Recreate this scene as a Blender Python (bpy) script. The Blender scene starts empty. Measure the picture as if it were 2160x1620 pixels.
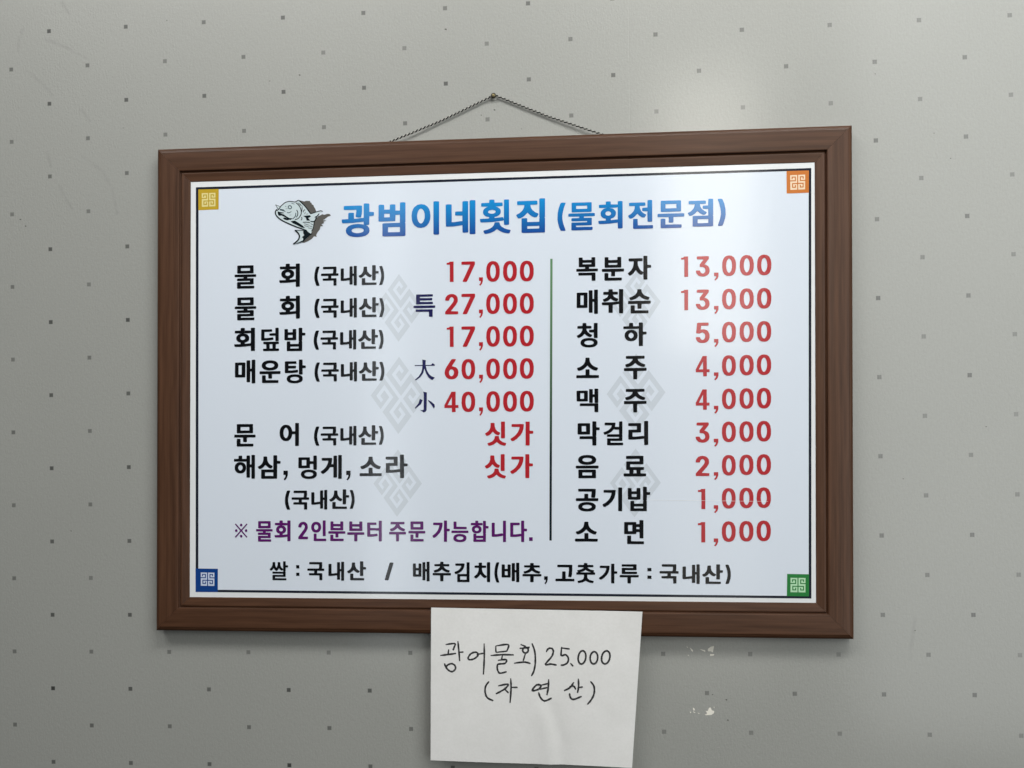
import bpy, bmesh, math, random
from mathutils import Vector, Matrix
random.seed(7)
BORDER_OUT=[[-4065,2741],[4094,2744],[4079,-2762],[-4054,-2747]]
BORDER_IN=[[-4028,2706],[4062,2714],[4046,-2731],[-4017,-2715]]
DIVIDER=[[749,1657],[779,1656],[765,-2035],[735,-2035]]
SQUARES=[["yellow",[[-4031,2710],[-3744,2708],[-3746,2431],[-4029,2428]],[[-3982,2658],[-3790,2658],[-3789,2474],[-3980,2472]]],["orange",[[3784,2714],[4064,2714],[4063,2428],[3785,2426]],[[3829,2660],[4017,2662],[4016,2473],[3831,2471]]],["blue",[[-4057,-2430],[-3744,-2432],[-3744,-2746],[-4055,-2747]],[[-3983,-2483],[-3793,-2485],[-3792,-2664],[-3981,-2662]]],["green",[[3777,-2450],[4050,-2453],[4049,-2734],[3773,-2733]],[[3819,-2499],[4006,-2500],[4005,-2685],[3818,-2683]]]]
LOZENGES=[[[-1597,1056],[-1265,1500],[-941,1042],[-1270,599]],[[-1645,-112],[-1263,398],[-891,-119],[-1272,-628]],[[-1607,-1286],[-1277,-831],[-955,-1288],[-1290,-1727]],[[1543,1034],[1873,1477],[2181,1068],[1868,589]],[[1483,-126],[1864,399],[2241,-111],[1859,-636]],[[1524,-1286],[1856,-835],[2180,-1282],[1839,-1731]]]
FISH=[["p","shade",[[-2628,2524],[-2556,2504],[-2531,2513],[-2478,2510],[-2473,2491],[-2455,2482],[-2454,2465],[-2430,2452],[-2425,2433],[-2406,2404],[-2391,2364],[-2425,2348],[-2468,2335],[-2502,2378],[-2546,2436]]],["p","shade",[[-2376,2299],[-2347,2308],[-2309,2326],[-2280,2318],[-2242,2329],[-2208,2326],[-2191,2304],[-2232,2291],[-2270,2263],[-2299,2245],[-2251,2240],[-2294,2224],[-2284,2207],[-2320,2191],[-2295,2165],[-2332,2165],[-2342,2123],[-2375,2082],[-2392,2049],[-2385,2023],[-2421,2033],[-2452,1998],[-2500,1971],[-2553,1949],[-2587,1952],[-2529,2000],[-2476,2051],[-2448,2098],[-2429,2182],[-2415,2234],[-2405,2281]]],["p","pale",[[-2953,2471],[-2889,2443],[-2860,2469],[-2831,2492],[-2773,2511],[-2691,2502],[-2672,2511],[-2635,2529],[-2589,2490],[-2531,2427],[-2468,2335],[-2396,2357],[-2328,2374],[-2304,2364],[-2347,2332],[-2355,2308],[-2405,2262],[-2415,2234],[-2429,2187],[-2433,2149],[-2448,2098],[-2477,2065],[-2520,2109],[-2617,2149],[-2762,2210],[-2869,2265],[-2937,2323],[-2957,2367],[-2947,2400],[-2923,2413]]],["p","pale",[[-2680,2122],[-2568,2117],[-2520,2109],[-2477,2065],[-2529,2000],[-2597,1959],[-2708,1933],[-2650,1979],[-2624,2036],[-2641,2083]]],["r","ink",9.5,[[-2884,2446],[-2851,2473],[-2822,2496],[-2773,2510],[-2725,2508],[-2681,2502],[-2635,2526]]],["r","ink",11.3,[[-2635,2526],[-2580,2475],[-2531,2422],[-2468,2335]]],["r","ink",9.5,[[-2468,2335],[-2386,2360],[-2333,2372],[-2304,2363]]],["r","ink",13.0,[[-2935,2409],[-2953,2381],[-2951,2343],[-2918,2299],[-2859,2255],[-2762,2207],[-2665,2165],[-2568,2129],[-2520,2109]]],["r","ink",8.7,[[-2953,2471],[-2889,2445]]],["r","ink",10.4,[[-2952,2471],[-2916,2408]]],["r","ink",9.5,[[-2884,2441],[-2916,2404],[-2935,2390]]],["p","ink",[[-2923,2380],[-2884,2370],[-2836,2361],[-2838,2353],[-2889,2351],[-2840,2338],[-2792,2305],[-2763,2287],[-2714,2280],[-2743,2261],[-2782,2267],[-2811,2296],[-2869,2324],[-2906,2320],[-2920,2342]]],["p","ink2",[[-2894,2414],[-2841,2404],[-2809,2371],[-2860,2387],[-2896,2396]]],["p","ink",[[-2852,2290],[-2821,2297],[-2792,2279],[-2762,2261],[-2792,2257],[-2830,2268]]],["r","ink",8.7,[[-2672,2490],[-2630,2453],[-2603,2400],[-2598,2343],[-2618,2301],[-2646,2273],[-2685,2264]]],["r","ink",8.7,[[-2661,2392],[-2646,2363],[-2647,2325],[-2666,2293]]],["r","ink2",8.7,[[-2714,2275],[-2680,2307],[-2672,2354]]],["r","ink2",9.5,[[-2756,2454],[-2737,2444],[-2732,2425],[-2746,2411],[-2768,2416],[-2777,2436],[-2768,2451],[-2755,2454]]],["r","ink2",10.4,[[-2730,2485],[-2693,2473]]],["r","ink2",6.9,[[-2792,2367],[-2773,2356],[-2732,2374]]],["r","ink2",5.6,[[-2758,2326],[-2734,2327]]],["r","ink2",7.8,[[-2817,2449],[-2804,2439]]],["r","ink2",5.2,[[-2812,2413],[-2783,2414]]],["p","ink",[[-2743,2242],[-2685,2250],[-2637,2221],[-2578,2181],[-2544,2147],[-2588,2152],[-2665,2193],[-2714,2216]]],["r","ink",7.4,[[-2572,2359],[-2560,2385],[-2545,2391]]],["r","ink",7.4,[[-2552,2335],[-2538,2360]]],["r","ink",7.4,[[-2526,2332],[-2504,2336]]],["r","ink",7.4,[[-2593,2295],[-2587,2272],[-2600,2253]]],["r","ink",7.4,[[-2574,2223],[-2530,2225],[-2477,2216]]],["r","ink",7.4,[[-2554,2204],[-2487,2183]]],["r","ink",7.4,[[-2554,2180],[-2496,2162]]],["r","ink",7.4,[[-2467,2202],[-2434,2186]]],["r","ink",7.4,[[-2482,2173],[-2443,2158]]],["r","ink",7.4,[[-2496,2145],[-2453,2136]]],["r","ink",7.4,[[-2635,2465],[-2614,2429],[-2603,2400]]],["r","ink",7.4,[[-2618,2462],[-2577,2437]]],["r","ink",7.4,[[-2584,2428],[-2589,2381],[-2598,2357]]],["r","ink",7.4,[[-2643,2486],[-2601,2464]]],["p","ink",[[-2569,2309],[-2478,2317],[-2463,2297],[-2504,2279],[-2472,2245],[-2521,2246],[-2531,2284]]],["r","ink",9.5,[[-2410,2286],[-2376,2304],[-2352,2332]]],["r","ink",10.4,[[-2468,2233],[-2415,2234],[-2386,2290]]],["r","ink",7.8,[[-2415,2234],[-2423,2187],[-2433,2140],[-2455,2098]]],["p","ink",[[-2568,2115],[-2520,2109],[-2472,2070],[-2438,2064],[-2476,2046],[-2529,2000],[-2568,1963],[-2635,1941],[-2713,1930],[-2664,1942],[-2611,1964],[-2573,1982],[-2568,2006],[-2587,2025],[-2554,2048],[-2568,2077]]],["r","ink",10.4,[[-2684,2121],[-2564,2114]]],["r","ink",14.7,[[-2680,2118],[-2641,2083],[-2621,2036],[-2638,1989],[-2679,1952],[-2705,1934]]]]
CREASE_GLARE=[[2041,-1504],[3537,-1524],[3537,-1536],[2041,-1519]]
PAPER_Q=[[-0.079,-0.0216,-0.31871],[0.19678,-0.0216,-0.324],[0.18106,-0.0195,-0.52509],[-0.08219,-0.0195,-0.5197]]
HAND=[[[0.0713,0.2395],[0.1158,0.2319],[0.1126,0.258],[0.1072,0.2761]],[[0.0866,0.2705],[0.0841,0.3003]],[[0.0456,0.3114],[0.0855,0.3038],[0.1231,0.2954]],[[0.1306,0.2154],[0.136,0.2735],[0.1407,0.3454]],[[0.1388,0.2878],[0.1587,0.2853]],[[0.0666,0.3623],[0.0736,0.3857],[0.0876,0.4071],[0.1056,0.4147],[0.1206,0.396],[0.1169,0.3734],[0.101,0.363],[0.0825,0.3727],[0.0764,0.3856]],[[0.2291,0.2903],[0.2154,0.2845],[0.1937,0.2968],[0.1817,0.3242],[0.1921,0.3347],[0.2145,0.325],[0.2293,0.3047],[0.2277,0.2886]],[[0.2224,0.2995],[0.2577,0.2895]],[[0.2581,0.2268],[0.2603,0.3235],[0.2577,0.4286]],[[0.314,0.2412],[0.3161,0.2823]],[[0.314,0.2412],[0.3741,0.2305],[0.3675,0.2753]],[[0.3161,0.2823],[0.3675,0.2735]],[[0.2906,0.3037],[0.3449,0.2966],[0.4025,0.2957]],[[0.3477,0.2992],[0.3442,0.3317]],[[0.3266,0.334],[0.3659,0.3274],[0.3623,0.3509],[0.3324,0.3573],[0.3257,0.3629],[0.3248,0.3891],[0.3369,0.4159],[0.3709,0.4057]],[[0.4334,0.2269],[0.46,0.2404]],[[0.4293,0.2538],[0.4776,0.2434]],[[0.432,0.2519],[0.4764,0.2479]],[[0.4551,0.2461],[0.4506,0.2485],[0.447,0.253],[0.4448,0.2589],[0.4445,0.2654],[0.4459,0.2717],[0.4489,0.2768],[0.4532,0.2803],[0.4581,0.2814],[0.4629,0.2802],[0.4671,0.2767],[0.47,0.2715],[0.4713,0.2652],[0.4708,0.2587],[0.4686,0.2529],[0.4649,0.2485],[0.4603,0.2461],[0.4554,0.246],[0.4508,0.2484]],[[0.4584,0.2832],[0.4488,0.3337]],[[0.4044,0.3495],[0.4544,0.3407],[0.4843,0.3487]],[[0.4877,0.2182],[0.5026,0.2711],[0.5072,0.3426],[0.5018,0.3968],[0.4905,0.4297]],[[0.5571,0.2712],[0.5666,0.2514],[0.5812,0.2474],[0.5911,0.2639],[0.5848,0.2998],[0.556,0.3517],[0.5829,0.3491],[0.6101,0.3553]],[[0.6304,0.237],[0.6296,0.2921],[0.6495,0.2862],[0.6635,0.3062],[0.6619,0.3357],[0.645,0.3524],[0.6289,0.3547]],[[0.63,0.2441],[0.6683,0.2491]],[[0.6748,0.3407],[0.6895,0.3599]],[[0.7287,0.2593],[0.7221,0.2638],[0.7165,0.2733],[0.7126,0.2866],[0.7108,0.302],[0.7115,0.3173],[0.7145,0.3305],[0.7194,0.3397],[0.7257,0.3439],[0.7324,0.3423],[0.7386,0.3353],[0.7435,0.3237],[0.7464,0.3091],[0.747,0.2936],[0.7452,0.2791],[0.7412,0.2676],[0.7355,0.2607],[0.729,0.2592],[0.7225,0.2634]],[[0.7835,0.2637],[0.7773,0.2682],[0.7721,0.2772],[0.7687,0.2897],[0.7677,0.3038],[0.769,0.3178],[0.7726,0.3297],[0.7779,0.3379],[0.7843,0.3414],[0.7909,0.3396],[0.7968,0.3328],[0.8011,0.3219],[0.8034,0.3084],[0.8033,0.2941],[0.8009,0.2809],[0.7964,0.2706],[0.7905,0.2646],[0.7839,0.2636],[0.7776,0.2678]],[[0.8429,0.2559],[0.8357,0.2597],[0.8293,0.2685],[0.8245,0.2813],[0.822,0.2964],[0.8221,0.3117],[0.8248,0.3251],[0.8297,0.3349],[0.8362,0.3397],[0.8434,0.3389],[0.8503,0.3326],[0.856,0.3216],[0.8598,0.3075],[0.8611,0.2921],[0.8597,0.2774],[0.8559,0.2656],[0.8502,0.2581],[0.8433,0.2559],[0.8361,0.2593]],[[0.2865,0.4714],[0.2705,0.503],[0.2684,0.5416],[0.28,0.578],[0.3092,0.5954]],[[0.3316,0.499],[0.3793,0.4863],[0.3628,0.518],[0.3209,0.5516]],[[0.3614,0.5162],[0.3825,0.5429]],[[0.3908,0.4477],[0.3942,0.5095],[0.3914,0.606]],[[0.3934,0.5059],[0.4255,0.5047]],[[0.5315,0.4881],[0.5158,0.4869],[0.497,0.5222],[0.5234,0.5158],[0.5385,0.4952],[0.5293,0.4828],[0.5179,0.4886]],[[0.5362,0.488],[0.5705,0.4758]],[[0.5322,0.5136],[0.5699,0.5013]],[[0.5744,0.4467],[0.574,0.503],[0.5686,0.5506]],[[0.5286,0.5338],[0.5384,0.5664],[0.5595,0.5876],[0.593,0.568]],[[0.6958,0.4623],[0.6788,0.4974],[0.6505,0.5184]],[[0.6753,0.4921],[0.6954,0.4877],[0.707,0.5091]],[[0.7166,0.439],[0.7197,0.4886],[0.7158,0.5306]],[[0.7173,0.496],[0.74,0.4915]],[[0.6781,0.5338],[0.6816,0.5583],[0.6984,0.5732],[0.7369,0.5516]],[[0.7749,0.4541],[0.793,0.486],[0.7955,0.5312],[0.7836,0.5727],[0.7659,0.6035]]]
CHIPS=[[[0.2813,-0.37673],[0.28211,-0.37473],[0.2853,-0.37232],[0.28966,-0.37135],[0.28906,-0.37487],[0.28797,-0.37967],[0.28523,-0.37832],[0.28206,-0.37849]],[[0.28439,-0.38192],[0.28991,-0.38206],[0.28894,-0.3839],[0.28436,-0.38432]],[[0.25839,-0.37321],[0.2598,-0.3744],[0.26246,-0.37696],[0.26212,-0.3792],[0.26008,-0.37761]],[[0.25404,-0.37202],[0.25617,-0.37321],[0.25537,-0.37378]],[[0.27103,-0.37541],[0.27813,-0.37698],[0.27826,-0.37914],[0.27417,-0.37732]],[[0.28192,-0.45188],[0.28429,-0.4513],[0.28567,-0.45504],[0.28881,-0.45581],[0.28854,-0.45861],[0.28512,-0.46103],[0.27864,-0.46157],[0.27627,-0.46096],[0.27961,-0.45949],[0.27807,-0.45615],[0.28069,-0.45548]],[[0.27516,-0.45553],[0.27831,-0.45598],[0.27839,-0.45646]],[[0.26136,-0.45166],[0.26349,-0.45284],[0.26409,-0.45547],[0.26195,-0.45549]],[[0.26131,-0.45606],[0.2646,-0.45843],[0.26286,-0.45861]],[[0.25734,-0.4569],[0.25955,-0.45744],[0.2581,-0.45937]],[[0.25509,-0.38299],[0.25731,-0.38339],[0.25667,-0.38419]],[[0.28785,-0.45063],[0.28943,-0.45045],[0.28902,-0.45181]],[[0.26722,-0.45761],[0.26997,-0.45958],[0.26917,-0.46039]]]
SPECKS=[[[-0.25848,0.40366],[-0.25745,0.4046],[-0.25556,0.40394],[-0.25616,0.4024]],[[0.00807,0.34321],[0.00907,0.34414],[0.01088,0.3435],[0.01031,0.34198]],[[-0.00949,0.33704],[-0.00877,0.33772],[-0.00744,0.33725],[-0.00786,0.33615]],[[0.30322,-0.44119],[0.30408,-0.44032],[0.30566,-0.4408],[0.30515,-0.44216]],[[0.3047,-0.46763],[0.30556,-0.46676],[0.30714,-0.46724],[0.30663,-0.4686]],[[0.28604,-0.43455],[0.28665,-0.43394],[0.28775,-0.43428],[0.2874,-0.43523]],[[0.59508,0.25292],[0.59575,0.25358],[0.59696,0.25313],[0.59657,0.25208]],[[-0.44519,0.48919],[-0.44452,0.48979],[-0.44328,0.48936],[-0.44367,0.48836]],[[-0.29979,0.39764],[-0.29918,0.3982],[-0.29806,0.39781],[-0.29841,0.39689]],[[-0.66053,0.22144],[-0.65955,0.22234],[-0.65773,0.22174],[-0.6583,0.2203]],[[-0.65291,0.21185],[-0.65192,0.21275],[-0.65011,0.21215],[-0.65068,0.21071]],[[-0.50896,0.34292],[-0.50838,0.34345],[-0.50731,0.34309],[-0.50765,0.34223]],[[-0.05703,0.45509],[-0.05584,0.45619],[-0.05367,0.4554],[-0.05436,0.45361]],[[0.40697,-0.30215],[0.4074,-0.30172],[0.40817,-0.30197],[0.40792,-0.30264]],[[0.54232,-0.35089],[0.54295,-0.35025],[0.54409,-0.35062],[0.54372,-0.35162]],[[0.50309,0.36616],[0.50368,0.36673],[0.50476,0.36633],[0.50441,0.3654]],[[0.57517,0.28612],[0.57575,0.28669],[0.57682,0.2863],[0.57648,0.28538]],[[0.04467,0.31608],[0.04521,0.31658],[0.04619,0.31623],[0.04588,0.31541]],[[0.63363,-0.09156],[0.63429,-0.09089],[0.63549,-0.0913],[0.6351,-0.09236]],[[-0.5887,-0.2147],[-0.58797,-0.21402],[-0.58663,-0.21442],[-0.58705,-0.2155]],[[0.5305,-0.15665],[0.53109,-0.15606],[0.53215,-0.15641],[0.53181,-0.15734]]]
SCUFFS=[[[-0.65397,0.4883],[-0.65967,0.47326],[-0.66116,0.45799]],[[-0.62125,0.4725],[-0.59006,0.4595],[-0.56248,0.44343]],[[-0.60174,0.26762],[-0.59286,0.24738],[-0.58326,0.23377]],[[-0.56687,0.30589],[-0.53945,0.28488],[-0.52384,0.25785],[-0.5179,0.22466]],[[-0.59658,0.52301],[-0.58489,0.50572]],[[-0.65292,0.43288],[-0.62513,0.41147],[-0.61133,0.39416]],[[-0.56988,0.37223],[-0.55618,0.35503]],[[0.54342,-0.33575],[0.54014,-0.35998],[0.53681,-0.38724]],[[-0.6188,0.31478],[-0.61406,0.29466]]]
SEAM=0.18904
ORIGIN=[0.00873,0.36127]
CORDL=[-0.13143,0.30481]
CORDR=[0.15042,0.30246]
NAIL=[0.00895,0.36041]
LAT=[0.05595,0.05091,-0.6154,0.48364]
BOARD={"W":0.92,"H":0.65423,"ms":0.0463,"mt":0.0455,"c":[0.00604,-0.02764],"rot":0.01059}
CAM={"right":[0.99589,0.08992,-0.01097],"down":[-0.01179,0.00864,-0.99989],"fwd":[-0.08981,0.99591,0.00967],"loc":[0.14717,-1.25513,-0.17655],"cx":1090.28612,"cy":1032.33222,"f":2000}
LINES=[["title","title_lettering",[["광",-2043,2007,-1604,2455],["범",-1542,2005,-1177,2456],["이",-1096,2012,-724,2457],["네",-637,2006,-239,2458],["횟",-179,2004,228,2457],["집",303,2005,682,2456]]],["title","title_lettering",[["(",843,2019,950,2391],["물",987,2022,1333,2386],["회",1377,2031,1693,2391],["전",1766,2021,2085,2393],["문",2143,2021,2487,2378],["점",2532,2030,2856,2387],[")",2914,2032,3014,2383]]],["black","menu_lettering",[["물",-3519,1350,-3219,1663]]],["black","menu_lettering",[["회",-2899,1357,-2615,1673]]],["black","menu_lettering",[["(",-2417,1365,-2344,1625],["국",-2325,1365,-2085,1619],["내",-2056,1360,-1836,1623],["산",-1811,1364,-1540,1626],[")",-1531,1360,-1464,1614]]],["black","menu_lettering",[["물",-3517,921,-3217,1230]]],["black","menu_lettering",[["회",-2897,930,-2613,1241]]],["black","menu_lettering",[["(",-2416,934,-2342,1194],["국",-2323,935,-2083,1189],["내",-2055,930,-1835,1194],["산",-1809,935,-1539,1198],[")",-1530,932,-1463,1185]]],["navy","size_lettering",[["특",-1069,923,-776,1223]]],["black","menu_lettering",[["회",-3523,505,-3234,819],["덮",-3149,500,-2900,813],["밥",-2827,495,-2537,808]]],["black","menu_lettering",[["(",-2424,508,-2350,767],["국",-2331,509,-2091,763],["내",-2063,505,-1843,769],["산",-1818,511,-1548,773],[")",-1538,508,-1471,761]]],["black","menu_lettering",[["매",-3512,68,-3228,387],["운",-3170,70,-2879,376],["탕",-2821,61,-2531,381]]],["black","menu_lettering",[["(",-2412,79,-2339,339],["국",-2320,81,-2080,334],["내",-2052,78,-1832,341],["산",-1807,85,-1537,346],[")",-1527,83,-1460,335]]],["navy","size_lettering",[["大",-1051,83,-781,358]]],["navy","size_lettering",[["小",-1050,-345,-780,-69]]],["black","menu_lettering",[["문",-3519,-783,-3223,-480]]],["black","menu_lettering",[["어",-2891,-780,-2624,-470]]],["black","menu_lettering",[["(",-2418,-778,-2345,-520],["국",-2326,-775,-2087,-523],["내",-2058,-777,-1839,-515],["산",-1814,-769,-1544,-508],[")",-1534,-770,-1468,-518]]],["black","menu_lettering",[["해",-3523,-1217,-3231,-896],["삼",-3192,-1218,-2877,-902],[",",-2844,-1241,-2776,-1110]]],["black","menu_lettering",[["멍",-2632,-1223,-2377,-908],["게",-2325,-1221,-2037,-902],[",",-1984,-1243,-1917,-1113]]],["black","menu_lettering",[["소",-1796,-1185,-1495,-927],["라",-1442,-1214,-1146,-901]]],["black","menu_lettering",[["(",-2816,-1635,-2743,-1376],["국",-2724,-1631,-2483,-1378],["내",-2454,-1631,-2235,-1369],["산",-2209,-1622,-1938,-1360],[")",-1928,-1622,-1862,-1370]]],["purple","note_lettering",[["※",-3508,-2013,-3333,-1819]]],["purple","note_lettering",[["물",-3213,-2063,-2985,-1787],["회",-2959,-2058,-2738,-1777]]],["purple","note_lettering",[["2",-2632,-2029,-2497,-1795],["인",-2455,-2053,-2249,-1776],["분",-2220,-2052,-1987,-1789],["부",-1962,-2055,-1730,-1789],["터",-1692,-2055,-1493,-1779]]],["purple","note_lettering",[["주",-1395,-2054,-1168,-1794],["문",-1134,-2053,-908,-1788]]],["purple","note_lettering",[["가",-814,-2056,-581,-1775],["능",-559,-2060,-332,-1788],["합",-301,-2055,-65,-1776],["니",-24,-2057,165,-1776],["다",220,-2056,442,-1775],[".",469,-2039,516,-1992]]],["black","origin_lettering",[["쌀",-3025,-2580,-2770,-2325]]],["black","origin_lettering",[[":",-2660,-2520,-2616,-2376]]],["black","origin_lettering",[["국",-2507,-2575,-2275,-2333],["내",-2218,-2579,-2004,-2327],["산",-1963,-2573,-1706,-2320]]],["black","origin_lettering",[["/",-1453,-2569,-1337,-2333]]],["black","origin_lettering",[["배",-1075,-2580,-850,-2320],["추",-809,-2578,-565,-2319],["김",-518,-2586,-317,-2324],["치",-258,-2584,-44,-2322],["(",12,-2589,76,-2322],["배",107,-2582,341,-2326],["추",382,-2580,631,-2329],[",",662,-2606,713,-2502]]],["black","origin_lettering",[["고",814,-2565,1061,-2349],["춧",1085,-2586,1331,-2325],["가",1380,-2588,1617,-2333],["루",1648,-2587,1894,-2338]]],["black","origin_lettering",[[":",2006,-2525,2057,-2385]]],["black","origin_lettering",[["국",2162,-2583,2405,-2335],["내",2455,-2587,2674,-2334],["산",2706,-2585,2969,-2333],[")",3000,-2584,3069,-2335]]],["black","drink_lettering",[["복",1088,1356,1372,1665],["분",1423,1353,1710,1662],["자",1759,1357,2059,1668]]],["black","drink_lettering",[["매",1094,923,1371,1240],["취",1421,924,1699,1241],["순",1761,920,2054,1234]]],["black","drink_lettering",[["청",1095,485,1367,807]]],["black","drink_lettering",[["하",1700,494,2000,802]]],["black","drink_lettering",[["소",1087,86,1384,353]]],["black","drink_lettering",[["주",1707,61,1999,368]]],["black","drink_lettering",[["맥",1091,-360,1375,-52]]],["black","drink_lettering",[["주",1706,-368,1998,-62]]],["black","drink_lettering",[["막",1105,-795,1392,-479],["걸",1441,-793,1696,-482],["리",1761,-793,2019,-479]]],["black","drink_lettering",[["음",1081,-1221,1377,-917]]],["black","drink_lettering",[["료",1701,-1199,1991,-931]]],["black","drink_lettering",[["공",1081,-1654,1373,-1358],["기",1428,-1651,1682,-1341],["밥",1755,-1649,2044,-1332]]],["black","drink_lettering",[["소",1070,-2046,1366,-1787]]],["black","drink_lettering",[["면",1707,-2077,1962,-1764]]],["red","price_lettering",[["1",-624,1380,-531,1650]]],["red","price_lettering",[["7",-427,1376,-245,1646],[",",-198,1322,-140,1433],["0",-97,1371,84,1645],["0",126,1368,310,1642],["0",348,1366,532,1640]]],["red","price_lettering",[["2",-644,951,-469,1221],["7",-426,949,-244,1219],[",",-198,895,-140,1007],["0",-97,945,84,1219],["0",127,942,310,1216],["0",348,941,532,1215]]],["red","price_lettering",[["1",-623,520,-530,789]]],["red","price_lettering",[["7",-426,517,-244,787],[",",-198,465,-140,576],["0",-96,514,85,788],["0",127,512,310,786],["0",348,512,532,786]]],["red","price_lettering",[["6",-650,90,-466,359],["0",-425,89,-243,358],[",",-197,37,-139,147],["0",-96,87,85,360],["0",127,85,310,358],["0",348,86,532,359]]],["red","price_lettering",[["4",-653,-343,-466,-74],["0",-425,-343,-243,-74],[",",-197,-395,-139,-284],["0",-96,-344,85,-71],["0",127,-345,310,-73],["0",348,-344,532,-71]]],["red","price_lettering",[["싯",-111,-791,169,-473],["가",224,-790,525,-476]]],["red","price_lettering",[["싯",-115,-1221,165,-902],["가",221,-1218,520,-903]]],["red","price_lettering",[["1",2444,1382,2534,1646]]],["red","price_lettering",[["3",2633,1381,2809,1644],[",",2859,1326,2921,1428],["0",2967,1381,3144,1648],["0",3190,1382,3369,1648],["0",3409,1381,3590,1648]]],["red","price_lettering",[["1",2443,950,2533,1214]]],["red","price_lettering",[["3",2632,950,2807,1213],[",",2857,895,2920,998],["0",2965,951,3142,1218],["0",3188,952,3367,1218],["0",3407,952,3588,1219]]],["red","price_lettering",[["5",2630,522,2806,785],[",",2856,468,2918,571],["0",2964,525,3141,791],["0",3186,526,3366,792],["0",3405,526,3586,793]]],["red","price_lettering",[["4",2629,91,2805,353],[",",2854,38,2917,140],["0",2962,94,3139,360],["0",3185,97,3364,362],["0",3403,98,3584,364]]],["red","price_lettering",[["4",2628,-340,2803,-78],[",",2853,-393,2915,-291],["0",2961,-336,3137,-70],["0",3183,-333,3362,-68],["0",3402,-331,3582,-65]]],["red","price_lettering",[["3",2626,-766,2802,-504],[",",2851,-818,2914,-716],["0",2959,-761,3136,-495],["0",3181,-757,3360,-492],["0",3400,-755,3580,-489]]],["red","price_lettering",[["2",2625,-1196,2800,-935],[",",2850,-1248,2912,-1146],["0",2958,-1190,3134,-925],["0",3180,-1185,3358,-921],["0",3398,-1183,3578,-917]]],["red","price_lettering",[["1",2654,-1622,2747,-1362]]],["red","price_lettering",[[",",2848,-1674,2910,-1572],["0",2956,-1615,3132,-1351],["0",3178,-1610,3357,-1346],["0",3396,-1607,3576,-1342]]],["red","price_lettering",[["1",2652,-2051,2745,-1790]]],["red","price_lettering",[[",",2847,-2102,2909,-2000],["0",2955,-2043,3131,-1778],["0",3176,-2037,3355,-1773],["0",3394,-2033,3574,-1768]]]]
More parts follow.
